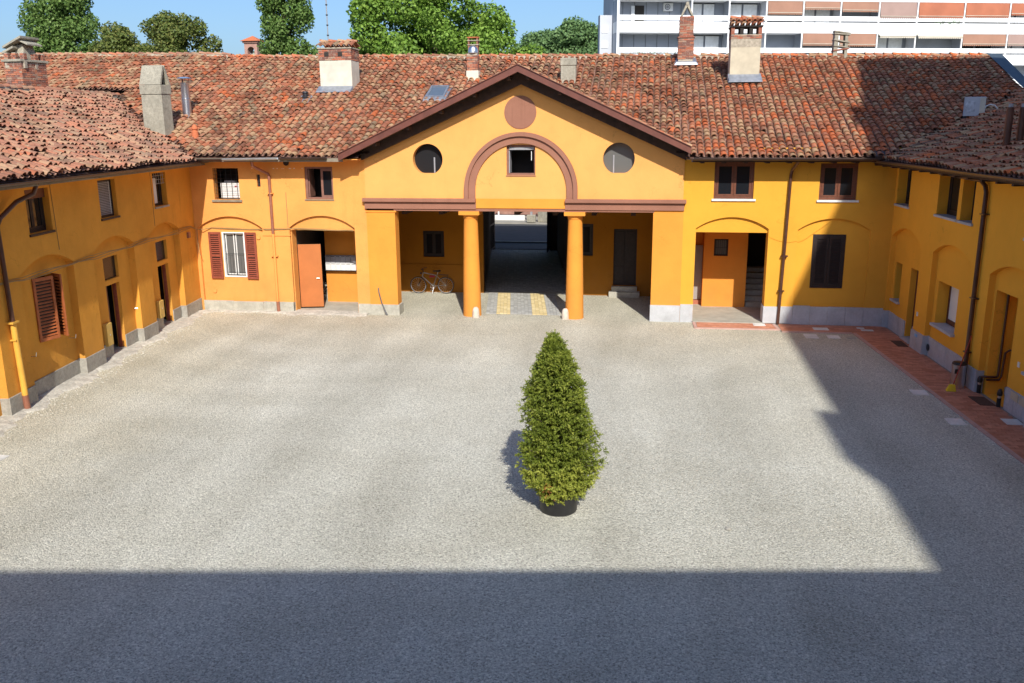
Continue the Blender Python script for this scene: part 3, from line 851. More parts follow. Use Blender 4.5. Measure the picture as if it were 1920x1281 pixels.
# arch moulding: two bands
def band(r0, r1, d0, d1, zc=4.45, uc=-4.19, zl=4.17):
    mb = MB(); n = 40
    pr = [(r1, 0)] ; A = []; B = []
    A.append((uc + r0, zl)); B.append((uc + r1, zl))
    for i in range(n + 1):
        t = math.pi * i / n; A.append((uc + r0 * math.cos(t), zc + r0 * math.sin(t))); B.append((uc + r1 * math.cos(t), zc + r1 * math.sin(t)))
    A.append((uc - r0, zl)); B.append((uc - r1, zl))
    for i in range(len(A) - 1):
        a, b, c, e = A[i], A[i + 1], B[i + 1], B[i]
        mb.quad(FG.p(*a, d0), FG.p(*b, d0), FG.p(*c, d0), FG.p(*e, d0))
        mb.quad(FG.p(*a, d0), FG.p(*b, d0), FG.p(*b, d1), FG.p(*a, d1)); mb.quad(FG.p(*e, d0), FG.p(*c, d0), FG.p(*c, d1), FG.p(*e, d1))
    return mb
obj('arch_moulding', band(1.57, 1.80, -.07, .03), M['mould'], GH)
obj('arch_lip', band(1.802, 1.94, -.15, .03), M['mould'], GH)
# entablature
for a, b in ((-9.72, -5.745), (-2.665, 1.31)):
    o = obj('entablature', MB().fbox(FG, a, b, 3.80, 4.045, -.05, .55), M['mould'], GH, bev=.008)
    obj('entablature_lip', MB().fbox(FG, a - (.05 if a < -5 else 0), b + (0 if a < -5 else .06), 4.047, 4.17, -.15, .05), M['mould'], o, bev=.012)
obj('centre_beam', MB().fbox(FG, -5.743, -2.667, 3.84, 4.168, -.02, .55), M['ochre_c'], GH)
obj('lintel', MB().fbox(FG, -8.68, .33, 3.735, 3.798, -.005, .5).fbox(FG, -5.743, -2.667, 3.798, 3.838, .01, .5), M['mould'], GH)
obj('ceiling', MB().box(-10.1, .7, 30.6, 34.7, 3.74, 3.80), M['soffit'], GH)
for k in range(8):
    obj('ceiling_beam', MB().box(-9.9 + k * 1.35, -9.74 + k * 1.35, 30.62, 34.55, 3.56, 3.738), M['soffit'], GH)
# pillars
obj('pillar', MB().box(-9.68, -8.65, 30.07, 30.55, -.05, 3.73).box(-9.70, -8.60, 30.045, 30.57, 3.68, 3.732), M['ochre_c'], GH)
obj('pillar_plinth', MB().box(-9.685, -8.60, 30.03, 30.6, -.05, .375), M['plinth_g'], GH, bev=.008)
obj('pillar', MB().box(.30, 1.30, 30.07, 30.55, -.05, 3.795), M['ochre_c'], GH)
slabs(GH, FN, M['granite'], [(.28, 1.30)], .57, d0=-.06, d1=.5, step=1.2)
# columns
for cx in (-6.0, -2.34):
    c = obj('column', MB().lathe((cx, 30.36, 0), [(.325, -.02), (.325, .02), (.315, .5), (.30, 1.3), (.275, 2.3), (.245, 3.40), (.245, 3.46), (.262, 3.48), (.262, 3.51), (.25, 3.53), (.29, 3.57), (.315, 3.60)], 36), M['ochre_c'], GH, smooth=True)
    obj('abacus', MB().box(cx - .36, cx + .36, 30.0, 30.72, 3.602, 3.733), M['ochre_c'], c, bev=.008)
# portico back and side walls
FB = Frame((0, 34.6, 0), (1, 0, 0), (0, -1, 0))
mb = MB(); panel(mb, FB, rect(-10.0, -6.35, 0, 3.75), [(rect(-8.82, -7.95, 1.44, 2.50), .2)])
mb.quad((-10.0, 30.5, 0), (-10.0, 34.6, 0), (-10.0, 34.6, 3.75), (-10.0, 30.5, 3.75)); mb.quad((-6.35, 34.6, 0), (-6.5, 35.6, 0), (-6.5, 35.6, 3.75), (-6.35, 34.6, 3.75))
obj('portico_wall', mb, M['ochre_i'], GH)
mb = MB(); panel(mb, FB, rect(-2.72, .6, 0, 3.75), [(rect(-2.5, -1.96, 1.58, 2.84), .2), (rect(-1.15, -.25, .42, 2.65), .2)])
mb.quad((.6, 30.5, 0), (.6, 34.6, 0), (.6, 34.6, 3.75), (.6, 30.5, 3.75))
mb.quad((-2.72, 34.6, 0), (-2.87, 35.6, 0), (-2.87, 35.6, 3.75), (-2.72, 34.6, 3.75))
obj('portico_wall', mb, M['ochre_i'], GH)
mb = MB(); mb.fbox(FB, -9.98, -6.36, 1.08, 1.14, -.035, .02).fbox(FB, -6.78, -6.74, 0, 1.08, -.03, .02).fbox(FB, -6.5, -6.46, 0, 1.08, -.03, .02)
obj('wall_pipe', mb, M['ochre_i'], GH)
casement(GH, FB, -8.82, -7.95, 1.44, 2.50, .06, M['darkwood'])
casement(GH, FB, -2.5, -1.96, 1.58, 2.84, .06, M['darkwood'], nsash=1)
dr = obj('door', MB().fbox(FB, -1.15, -.25, .42, 2.65, .08, .13), M['darkwood'], GH)
for a in (-1.09, -.67):
    for z0, z1 in ((.55, 1.15), (1.25, 2.55)): obj('door_panel', MB().fbox(FB, a, a + .36, z0, z1, .065, .08), M['darkwood'], dr, bev=.008)
obj('step', MB().box(-1.3, -.1, 34.25, 34.58, -.02, .21), M['plinth_g'], GH, bev=.01); obj('step', MB().box(-1.2, -.2, 34.42, 34.7, .21, .40), M['plinth_g'], GH, bev=.01)
# passage
def pg(a, y, side): return (-6.35 - .149 * (y - 34.6), y, a) if side < 0 else (-2.72 - .149 * (y - 34.6), y, a)
mb = MB()
for sd in (-1, 1): mb.quad(pg(0, 35.6, sd), pg(0, 47.3, sd), pg(3.75, 47.3, sd), pg(3.75, 35.6, sd))
mb.quad(pg(3.75, 34.6, -1), pg(3.75, 34.6, 1), pg(3.75, 47.3, 1), pg(3.75, 47.3, -1))
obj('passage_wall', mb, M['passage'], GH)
mb = MB(); mb.quad(pg(.0, 34.6, -1), pg(.0, 34.6, 1), pg(.0, 47.6, 1), pg(.0, 47.6, -1)); mb.quad((-5.54, 30.6, .004), (-2.88, 30.6, .004), (-3.46, 34.62, .004), (-6.13, 34.62, .004))
struct('passage_floor', mb, M['joint'])
FR = Frame((0, 47.3, 0), (1, 0, 0), (0, -1, 0))
mb = MB(); panel(mb, FR, [(-18.5, -.1), (13.3, -.1), (13.3, 9.3), (-18.5, 9.6)], [(rect(-8.1, -4.85, 0, 3.3), .3)])
obj('rear_wall', mb, M['passage'], GH)  # unseen top raised to throw shade on the street behind
for a in ((-8.26, -8.03), (-4.98, -4.6)): obj('gate_post', MB().fbox(FR, *a, 0, 3.2, -.15, .1), M['darksteel'], GH)
for u0, sg in ((-8.05, 1), (-4.98, -1)):   # gate leaves folded back
    mb = MB()
    for k in range(7): mb.box(u0 - .02, u0 + .02, 45.7 + k * .25, 45.74 + k * .25, .1, 2.9)
    mb.box(u0 - .025, u0 + .025, 45.68, 47.28, .1, .18); mb.box(u0 - .025, u0 + .025, 45.68, 47.28, 1.4, 1.48); mb.box(u0 - .025, u0 + .025, 45.68, 47.28, 2.85, 2.93)
    obj('gate_leaf', mb, M['darksteel'], GH)
# gable roof over the portico
mb = MB()
yv = lambda x: 29.35 + (zG(x) - 5.62) / (zN(x, 39) - 5.62) * 9.65
for x0, x1 in ((-10.2, -4.15), (1.38, -4.15)):
    a = [(x0, 29.28, zG(x0) - .03), (x1, 29.28, zG(x1) - .03), (x1, yv(x1) + .3, zG(x1) - .03), (x0, yv(x0) + .3, zG(x0) - .03)]
    mb.prism([(p[0], p[1], p[2] - .10) for p in a], a)
gr = obj('gable_roof', mb, M['soffit'], GH)
roof_tiles((1.40, 29.28, zG(1.4)), (1.40, 37.2, zG(1.4)), (-4.1, 29.28, zG(-4.1)), (-4.1, 37.2, zG(-4.1)), lambda x, y, z: z > zN(x, y) + .02, 'north', gr, nmax=40, seed=9, sag=.01)
roof_tiles((-10.2, 29.28, zG(-10.2)), (-10.2, 37.2, zG(-10.2)), (-4.2, 29.28, zG(-4.2)), (-4.2, 37.2, zG(-4.2)), lambda x, y, z: z > zN(x, y) + .02, 'north', gr, nmax=0, seed=10, sag=.01)
for x0, x1 in ((-9.72, -4.15), (1.31, -4.15)):   # dark wall plate under the overhang
    k_ = .455 if x0 < 0 else .466
    a = [(x0, 29.82, zG(x0) - .44), (x1, 29.82, zG(x1) - .52), (x1, 29.82, zG(x1) - .14), (x0, 29.82, zG(x0) - .14)]
    obj('wall_plate', MB().prism(a, [(p[0], 30.02, p[2]) for p in a]), M['soffit'], GH)
for x0 in (-10.3, 1.42):   # barge boards
    xm = -4.15; z0 = zG(x0); z1 = zG(xm)
    a = [(x0, 29.18, z0 - .16), (xm, 29.18, z1 - .16), (xm, 29.18, z1 + .06), (x0, 29.18, z0 + .06)]
    obj('barge_board', MB().prism(a, [(p[0], 29.275, p[2]) for p in a]), M['flash_r'], GH)
    b = [(x0, 29.14, z0 + .062), (xm, 29.14, z1 + .062), (xm, 29.14, z1 + .085), (x0, 29.14, z0 + .085)]
    obj('verge_flashing', MB().prism(b, [(p[0], 29.42, p[2]) for p in b]), M['flash_r'], GH)
    for k in range(1, 6):
        x = x0 + (xm - x0) * (k / 5.4 + .02)
        obj('purlin', MB().box(x - .05, x + .05, 29.32, 29.80, zG(x) - .25, zG(x) - .14), M['soffit'], GH)
obj('loose_cable', MB().tube([FN.p(-9.36, .98, -.04), FN.p(-9.34, .8, -.05), FN.p(-9.25, .45, -.07), FN.p(-9.12, .15, -.1), FN.p(-9.02, .01, -.16)], .022, 7).tube([FN.p(-9.33, .8, -.08), FN.p(-9.22, .4, -.11), FN.p(-9.04, .02, -.22)], .015, 6), M['cable_g'], GH)

# ================================================================== NORTH WING, RIGHT PART
NRt = thing('farm_building', 'bright yellow wing between the gable and right corner, with granite plinth', 'building', (4.6, 30.1, 0))
a1 = arch(1.73, 4.09, 0, 3.22, 3.6); a2 = arch(5.03, 7.32, .645, 3.2, 3.58)
mb = MB()
panel(mb, FN, [(1.27, -.1), (9.3, -.1), (9.3, 5.85), (1.27, 5.85)], [(rect(2.25, 3.53, 4.18, 5.40), .16), (rect(5.60, 6.77, 4.16, 5.35), .16), (a1, .1), (a2, .1)])
panel(mb, FN, a1, [(rect(1.735, 4.085, 0, 3.08), .4)], .1)
panel(mb, FN, a2, [(rect(5.54, 6.58, 1.26, 3.05), .1)], .1)
obj('wall', mb, M['ochre_r'], NRt)
slabs(NRt, FN, M['granite'], [(1.302, 1.73), (4.06, 5.03)], .615, d0=-.045, step=.5)
slabs(NRt, FN, M['granite_e'], [(5.03, 7.3)], .64, d0=-.03, d1=.15, step=.57); slabs(NRt, FN, M['granite_e'], [(7.3, 7.92)], .63, d0=-.045, step=.6)
obj('plinth_return', MB().box(4.055, 4.12, 30.13, 30.62, -.05, .615).box(1.68, 1.737, 30.13, 30.62, -.05, .615), M['granite'], NRt)
casement(NRt, FN, 2.25, 3.53, 4.20, 5.40, .06, M['brownwood'], fw=.07, sash=.075, sill=-.06, sillm=M['slabw'])
casement(NRt, FN, 5.60, 6.77, 4.18, 5.35, .06, M['brownwood'], fw=.07, sash=.075, sill=-.06, sillm=M['slabw'])
sw = obj('shutter_frame', MB().fbox(FN, 5.54, 5.6, 1.26, 3.05, .08, .19).fbox(FN, 6.52, 6.58, 1.26, 3.05, .08, .19).fbox(FN, 5.6, 6.52, 2.99, 3.05, .08, .19).fbox(FN, 5.6, 6.52, 1.26, 1.32, .08, .19), M['darkwood'], NRt)
louvre(NRt, FN, 5.605, 6.055, 1.325, 2.985, .085, M['darkwood'], mid=False); louvre(NRt, FN, 6.065, 6.515, 1.325, 2.985, .085, M['darkwood'], mid=False)
# open porch
FQ = Frame((0, 32.65, 0), (1, 0, 0), (0, -1, 0))
mb = MB(); panel(mb, FQ, rect(2.19, 3.74, 0, 3.1), [(rect(2.55, 3.05, 1.93, 2.55), .12)])
mb.quad((3.74, 32.65, 0), (3.74, 32.65, 3.1), (3.74, 33.2, 3.1), (3.74, 33.2, 0)); mb.quad((2.19, 32.65, 0), (2.19, 32.65, 3.1), (2.19, 33.2, 3.1), (2.19, 33.2, 0))
mb.quad((1.7, 30.5, 0), (1.7, 33.2, 0), (1.7, 33.2, 3.1), (1.7, 30.5, 3.1)); mb.quad((1.5, 33.2, 0), (2.19, 33.2, 0), (2.19, 33.2, 3.1), (1.5, 33.2, 3.1))
mb.quad((1.5, 30.5, 3.1), (5.2, 30.5, 3.1), (5.2, 36, 3.1), (1.5, 36, 3.1))
obj('porch_wall', mb, M['ochre_c'], NRt)
mb = MB(); mb.quad((4.95, 30.55, 0), (4.95, 36, 0), (4.95, 36, 3.1), (4.95, 30.55, 3.1)); mb.quad((3.74, 33.2, 0), (3.74, 36, 0), (3.74, 36, 3.1), (3.74, 33.2, 3.1)); mb.quad((3.7, 36, 0), (5, 36, 0), (5, 36, 3.1), (3.7, 36, 3.1)); mb.quad((4.1, 30.5, 0), (4.95, 30.5, 0), (4.95, 30.5, 3.1), (4.1, 30.5, 3.1))
obj('stair_wall', mb, M['passage'], NRt)
mb = MB(); mb.quad((1.7, 30.02, .05), (4.95, 30.02, .05), (4.95, 36, .05), (1.7, 36, .05)); mb.quad((1.74, 30.02, -.05), (4.06, 30.02, -.05), (4.06, 30.02, .05), (1.74, 30.02, .05)); obj('porch_floor', mb, M['concrete'], NRt)
for k in range(7): obj('step', MB().box(3.78, 4.93, 32.75 + k * .28, 33.05 + k * .28, .05, .22 + k * .17), M['plinth_g'], NRt)
gd = obj('door', MB().box(1.71, 2.185, 33.12, 33.17, .22, 2.25), M['grey_door'], NRt); obj('threshold', MB().box(1.71, 2.185, 33.0, 33.19, .05, .2), M['terra_floor'], NRt)
wn = obj('window', MB().fbox(FQ, 2.55, 2.60, 1.93, 2.55, .04, .09).fbox(FQ, 3.0, 3.05, 1.93, 2.55, .04, .09).fbox(FQ, 2.6, 3.0, 2.5, 2.55, .04, .09).fbox(FQ, 2.6, 3.0, 1.93, 1.98, .04, .09), M['darkwood'], NRt)
obj('pane', MB().fbox(FQ, 2.6, 3.0, 1.98, 2.5, .08, .085), M['glass_dusty'], wn)
mb = MB()
for k in range(6): mb.tube([FQ.p(2.62 + k * .072, 1.94, .02), FQ.p(2.62 + k * .072, 2.54, .02)], .007, 5)
mb.tube([FQ.p(2.55, 2.24, .015), FQ.p(3.05, 2.24, .015)], .006, 5)
obj('window_bars', mb, M['darksteel'], wn)
pipe(NRt, [FN.p(4.80, 5.50, -.62), FN.p(4.78, 5.36, -.5), FN.p(4.70, 5.15, -.12), FN.p(4.67, 5.0, -.09), FN.p(4.62, 2.4, -.09), FN.p(4.56, 0.02, -.09)], .05, M['pipe_d'])
obj('pipe_bracket', MB().fbox(FN, 4.53, 4.74, 2.32, 2.36, -.15, 0), M['pipe_d'], NRt); obj('pipe_bracket', MB().fbox(FN, 4.50, 4.70, 1.15, 1.18, -.15, 0), M['pipe_d'], NRt)
pipe(NRt, [FN.p(4.12, 2.95, -.008)] + [FN.p(4.12 + t * 1.2, 2.95 - .16 * math.sin(math.pi * t), -.012) for t in np.linspace(.05, .95, 10)] + [FN.p(5.35, 2.98, -.01), FN.p(6.1, 3.56, -.01)], .006, M['ochre_r'], 'wall_cable', 5)

# ================================================================== WEST WING
WW = thing('farm_building', 'old ochre wing along the left edge with blind arches and rough plinth', 'building', tuple(FS.p(8, 0)))
L = [arch(1.46, 3.97, .0, 3.2, 3.54), arch(5.03, 7.63, .0, 3.18, 3.53), arch(8.72, 11.25, .0, 3.16, 3.5), arch(12.38, 14.9, .0, 3.16, 3.5), arch(16.2, 18.8, .0, 3.16, 3.5)]
ups = [(2.17, 3.20), (5.83, 6.88), (9.50, 10.57), (13.2, 14.3), (17, 18.1)]
mb = MB()
panel(mb, FS, [(-1, -.1), (24, -.1), (24, 5.72), (-1, 5.72)], [(P, .2) for P in L] + [(rect(a, b, 4.09, 5.17), .24) for a, b in ups])
panel(mb, FS, L[0], [(rect(2.17, 3.04, 0, 2.10), .25), (rect(2.15, 3.03, 2.25, 2.91), .12)], .2)
panel(mb, FS, L[1], [(rect(5.85, 6.71, 0, 2.10), .25), (rect(5.80, 6.71, 2.25, 2.92), .12)], .2)
panel(mb, FS, L[2], [(rect(9.5, 10.45, 1.36, 2.96), .2)], .2)
panel(mb, FS, L[3], [(rect(13.1, 14, 0, 2.1), .25)], .2)
panel(mb, FS, L[4], [], .2)
obj('wall', mb, M['ochre_w'], WW)
slabs(WW, FS, M['plinth_w'], [(.02, 1.478), (3.952, 5.048), (7.612, 8.738), (11.232, 12.398), (14.88, 16.22)], .455, d0=-.03, d1=.21, step=1.6, name='plinth_block')
slabs(WW, FS, M['plinth_w'], [(1.46, 2.17), (3.04, 3.97), (5.03, 5.85), (6.71, 7.63), (8.72, 11.25)], .44, d0=.17, d1=.25, step=2.6, name='plinth_block')
for a, b, f in ((2.17, 3.20, 0), (5.83, 6.88, 1), (9.50, 10.57, 2), (13.2, 14.3, 2)):
    if f == 2:
        wn = casement(WW, FS, a, b, 4.09, 5.17, .17, M['darkwood'], nsash=2)
        obj('shutter_box', MB().fbox(FS, a + .01, b - .01, 4.93, 5.16, .10, .165), M['brownwood'], wn)
    elif f == 1:
        wn = obj('window', MB().fbox(FS, a, a + .06, 4.09, 5.17, .12, .18).fbox(FS, b - .06, b, 4.09, 5.17, .12, .18).fbox(FS, a + .06, b - .06, 5.11, 5.17, .12, .18).fbox(FS, a + .06, b - .06, 4.09, 4.15, .12, .18), M['darkwood'], WW)
        mb = MB(); z = 4.16
        while z < 5.1: mb.fbox(FS, a + .09, b - .09, z, z + .03, .125, .15); z += .047
        obj('blind_slats', mb, M['blind'], wn, kind='stuff')
        obj('blind_tape', MB().fbox(FS, a + .15, a + .17, 4.15, 5.11, .115, .12).fbox(FS, b - .17, b - .15, 4.15, 5.11, .115, .12), M['white'], wn)
        obj('blind_back', MB().fbox(FS, a + .06, b - .06, 4.15, 5.11, .16, .17), M['dark_in'], wn)
    else:
        wn = casement(WW, FS, a, b, 4.09, 5.17, .17, M['darkwood'], nsash=2, glass=M['glass'])
        obj('curtain', MB().fbox(FS, a + .45, a + .75, 4.18, 5.0, .15, .168), M['curtain'], wn)
        mb = MB()
        for k in range(6): mb.tube([FS.p(a + .1 + k * .17, 4.8, .05), FS.p(a + .1 + k * .17, 5.16, .05)], .006, 4)
        for z in (4.82, 4.95, 5.08): mb.tube([FS.p(a, z, .05), FS.p(b, z, .05)], .006, 4)
        obj('window_grille', mb, M['steel'], wn)
    obj('sill', MB().fbox(FS, a - .05, b + .03, 4.03, 4.087, -.04, .2), M['darkwood'] if f else M['plinth_w'], wn)
for a, b, t in ((2.17, 3.04, 2.15), (5.85, 6.71, 5.80)):
    fr = obj('doorway', MB().fbox(FS, a - .0, a + .05, 0, 2.09, .3, .4).fbox(FS, b - .05, b, 0, 2.09, .3, .4), M['shut_red'], WW)
    d0 = FS.p(b - .06, 0, .42); q = (-FS.N * .97 + FS.U * .22).normalized(); FDo = Frame(d0, q, (-q.y, q.x, 0))
    dl = obj('door_leaf', MB().fbox(FDo, 0, .34, .06, 2.06, 0, .045), M['shut_red'], WW, bev=.004)
    obj('door_panel', MB().fbox(FDo, .07, .28, .2, .95, -.012, 0), M['shut_red'], dl)
    if t > 5:
        obj('door_leaf', MB().fbox(FS, b - .33, b - .055, .06, 2.06, .33, .37), M['brownwood'], WW, bev=.004)
    obj('transom_pane', MB().fbox(FS, t, t + .92 - (.0 if t < 4 else .01), 2.25, 2.92, .29, .3), M['dark_in'] if 0 else M['glass_dim'], WW)
    obj('threshold', MB().fbox(FS, a, b, -.02, .07, .21, .7), M['plinth_w'], WW)
    mb = MB(); e = 1.6
    mb.quad(FS.p(a - .6, 0, .46 + e), FS.p(b + .6, 0, .46 + e), FS.p(b + .6, 2.4, .46 + e), FS.p(a - .6, 2.4, .46 + e)); mb.quad(FS.p(a - .6, 0, .46), FS.p(a - .6, 0, .46 + e), FS.p(a - .6, 2.4, .46 + e), FS.p(a - .6, 2.4, .46)); mb.quad(FS.p(b + .6, 0, .46), FS.p(b + .6, 0, .46 + e), FS.p(b + .6, 2.4, .46 + e), FS.p(b + .6, 2.4, .46)); mb.quad(FS.p(a - .6, 2.4, .46), FS.p(b + .6, 2.4, .46), FS.p(b + .6, 2.4, .46 + e), FS.p(a - .6, 2.4, .46 + e))
    obj('dark_room', mb, M['dark_in'], WW)
for u, z0, z1 in ((7.02, .40, 1.06), (3.28, .42, 1.0)):
    gb = obj('gas_box', MB().fbox(FS, u - .17, u + .16, z0, z1, .08, .198), M['box_y'], WW, bev=.01)
    obj('gas_box_lock', MB().fbox(FS, u - .02, u + .02, z0 + .3, z0 + .34, .07, .08), M['steel'], gb)
# shuttered window, shutters ajar
sb = obj('dark_room', MB().fbox(FS, 9.5, 10.45, 1.36, 2.96, .38, .39), M['glass'], WW)
q = (FS.U * -.93 + FS.N * .36).normalized(); F1 = Frame(FS.p(10.45, 0, .20), q, (FS.N * .93 + FS.U * .36))
louvre(WW, F1, 0, .60, 1.34, 2.97, -.045, M['shut_or'], mid=False, pitch=.085)
q = (FS.U * .55 + FS.N * .83).normalized(); F2 = Frame(FS.p(9.52, 0, .20), q, (FS.U * .83 - FS.N * .55))
louvre(WW, F2, 0, .42, 1.34, 2.97, 0, M['shut_or'], mid=False, pitch=.085)
mb = MB()
for u in (9.05, 11.0): mb.tube([FS.p(u, 1.12, .2), FS.p(u, 1.12, .02), FS.p(u, 1.22, .0)], .012, 5)
obj('shutter_stop', mb, M['steel'], WW)
pipe(WW, [FS.p(10.95, 5.45, -.6), FS.p(10.97, 5.12, -.45), FS.p(11.3, 4.95, -.2), FS.p(11.86, 4.62, -.1), FS.p(11.98, 4.45, -.08), FS.p(11.92, 2.15, -.08)], .055, M['pipe_d'])
pipe(WW, [FS.p(11.92, 2.2, -.08), FS.p(11.86, .37, -.09)], .072, M['pipe_y'], 'downpipe_lower', 12)
pipe(WW, [FS.p(11.86, .39, -.09), FS.p(11.84, .0, -.09)], .074, M['pipe_c'], 'downpipe_shoe', 12)
obj('pipe_bracket', MB().fbox(FS, 11.80, 12.06, 2.17, 2.21, -.17, 0), M['pipe_y'], WW); obj('pipe_bracket', MB().fbox(FS, 11.80, 12.0, 1.75, 1.78, -.14, 0), M['pipe_y'], WW)
pipe(WW, [FS.p(9.35, 5.5, -.008), FS.p(9.35, 5.25, -.008), FS.p(9.4, 5.2, -.008), FS.p(9.33, 3.55, -.008)], .008, M['cable'], 'wall_cable', 5)
pipe(WW, [FS.p(3.35, 5.6, -.008), FS.p(3.38, 3.5, -.008)], .007, M['cable'], 'wall_cable', 5)
obj('wall_spout', MB().tube([FS.p(5.05, 1.1, .2), FS.p(5.02, 1.1, .1)], .02, 6), M['steel'], WW)
# long cables draped along the string course
cb = MB()
for off, rr_, zz in ((0, .014, 3.13), (.05, .010, 3.09), (-.04, .008, 3.17)):
    pts = []
    for s in np.arange(22, .2, -.3):
        inn = any(P[0][0] < s < P[1][0] for P in L)
        pts.append(FS.p(s, zz + .025 * math.sin(s * 2.1 + off * 30) - (.03 if inn else 0), -.02))
    pts += [Vector((-16.1, 30.0, 3.02)), Vector((-15.9, 30.06, 3.0))]
    for x in np.arange(-15.6, -9.9, .3):
        pts.append(FN.p(x, 3.03 + .03 * math.sin(x * 1.9 + off * 20) - (.0), (.09 if (-16.0 < x < -13.65 or -12.5 < x < -10.2) else -.02)))
    cb.tube(pts, rr_, 5)
cb.tube([Vector((-16.05, 29.95, 3.0)), Vector((-16.03, 29.9, 2.6)), Vector((-15.98, 29.85, 2.2)), Vector((-15.95, 29.9, 2.05))], .012, 5)
tag(obj('cable_run', cb, M['cable']), 'yellow-painted cables sagging along the left wall and round the corner at arch height', 'cable')
jb = obj('junction_box', MB().fbox(FS, .62, .80, 2.78, 2.98, -.07, 0), M['pipe_c'], WW)

# ================================================================== EAST WING
EW = thing('farm_building', 'shaded yellow wing along the right edge with arched niches and slab plinth', 'building', tuple(FE.p(7, 0)))
A = [arch(.10, 2.74, .0, 3.05, 3.42), arch(3.68, 6.42, .0, 3.03, 3.39), arch(7.42, 10.1, .0, 3.02, 3.38), arch(11.1, 13.8, .0, 3.02, 3.38)]
upE = [(.18, 1.33), (3.60, 5.03), (5.25, 6.04), (9, 10.2)]
mb = MB()
panel(mb, FE, [(-1, -.1), (31, -.1), (31, 5.70), (-1, 5.70)], [(P, .15) for P in A] + [(rect(a, b, 4.08, 5.31), .36) for a, b in upE])
panel(mb, FE, A[0], [(rect(.30, .87, 1.0, 2.24), .34), (rect(1.68, 2.32, .05, 2.26), .22)], .15)
panel(mb, FE, A[1], [(rect(3.94, 5.36, 1.0, 2.25), .42)], .15)
panel(mb, FE, A[2], [(rect(7.56, 8.68, .02, 2.66), .5), (rect(9.45, 9.98, 1.1, 2.2), .3)], .15)
panel(mb, FE, A[3], [(rect(11.8, 12.9, 1.0, 2.25), .3)], .15)
obj('wall', mb, M['ochre_e'], EW)
mb = MB(); panel(mb, FE, rect(7.56, 8.68, .02, 2.66), [], .65); obj('niche_back', mb, M['ochre_e'], EW)
slabs(EW, FE, M['granite_e'], [(-.02, .118), (2.722, 3.698), (6.402, 7.438), (10.08, 11.12), (13.78, 14.8)], .575, d0=-.05, d1=.17, step=.45)
slabs(EW, FE, M['granite_e'], [(.12, 1.64), (2.36, 2.74), (3.70, 6.40), (8.72, 10.08), (11.15, 13.75)], .56, d0=.11, d1=.2, step=.45)
obj('niche_skirting', MB().fbox(FE, 7.565, 8.675, 0, .2, .62, .645), M['granite_e'], EW)
for a, b in upE:
    casement(EW, FE, a, b, 4.10, 5.31, .28, M['darkwood'], nsash=2 if b - a > 1 else 1, sill=-.05, sillm=M['granite'])
casement(EW, FE, .30, .87, 1.03, 2.24, .42, M['darkwood'], nsash=1, sill=.06, sillm=M['granite'])
dr = obj('door', MB().fbox(FE, 1.68, 2.32, .1, 2.26, .33, .38), M['brownwood'], EW, bev=.005)
obj('threshold', MB().fbox(FE, 1.62, 2.38, -.02, .09, .02, .38), M['granite'], EW)
wn = obj('window', MB().fbox(FE, 3.94, 4.02, 1.03, 2.25, .46, .52).fbox(FE, 5.28, 5.36, 1.03, 2.25, .46, .52).fbox(FE, 4.02, 5.28, 2.17, 2.25, .46, .52).fbox(FE, 4.02, 5.28, 1.03, 1.16, .46, .52), M['brownwood'], EW)
obj('roller_shutter', MB().fbox(FE, 4.02, 5.28, 1.17, 2.17, .48, .50), M['white'], wn)
obj('sill', MB().fbox(FE, 3.88, 5.42, .955, 1.027, .04, .5), M['granite'], wn, bev=.006)
wn = casement(EW, FE, 9.45, 9.98, 1.12, 2.2, .36, M['darkwood'], nsash=1, sill=.08, sillm=M['granite'])
for u in (3.80, 5.72):
    v = obj('plinth_vent', MB().tube([FE.p(u, .26, .1), FE.p(u, .26, .085)], .1, 18), M['darksteel'], EW)
for u in (9.2, 9.62): obj('vent_grille', MB().fbox(FE, u - .18, u + .18, .36, .54, .095, .115), M['beige'], EW)
for u, z in ((3.0, 1.08), (9.12, 1.2)): obj('doorbell_plate', MB().fbox(FE, u - .045, u + .045, z - .06, z + .06, -.02 if u < 4 else .13, .0 if u < 4 else .15), M['white'], EW)
obj('number_plate', MB().fbox(FE, 3.08, 3.30, .43, .52, -.06, -.045), M['blue'], EW)
pipe(EW, [FE.p(5.15, 5.45, -.66), FE.p(5.2, 5.33, -.6), FE.p(5.5, 5.30, -.42), FE.p(6.55, 5.22, -.12), FE.p(6.78, 5.1, -.09), FE.p(6.85, 4.95, -.08), FE.p(6.86, .05, -.08)], .055, M['pipe_d'])
obj('pipe_bracket', MB().fbox(FE, 6.77, 7.0, 2.3, 2.33, -.15, 0), M['pipe_d'], EW); obj('pipe_bracket', MB().fbox(FE, 6.77, 7.0, 4.4, 4.43, -.15, 0), M['pipe_d'], EW); obj('pipe_bracket', MB().fbox(FE, 6.77, 6.95, .9, .93, -.15, 0), M['pipe_d'], EW)
pipe(EW, [FE.p(7.5, .44, .04), FE.p(7.58, .47, .10), FE.p(7.6, .47, .18), FE.p(7.6, .47, .38), FE.p(7.6, .50, .41), FE.p(7.6, 2.64, .42)], .028, M['pipe_d'], 'gas_pipe')
pipe(EW, [FE.p(7.62, .40, .14), FE.p(7.62, .40, .44), FE.p(7.63, .5, .48), FE.p(7.64, 1.1, .50), FE.p(7.68, 1.18, .58), FE.p(7.8, 1.2, .61), FE.p(8.66, 1.2, .61)], .026, M['pipe_d'], 'gas_pipe')
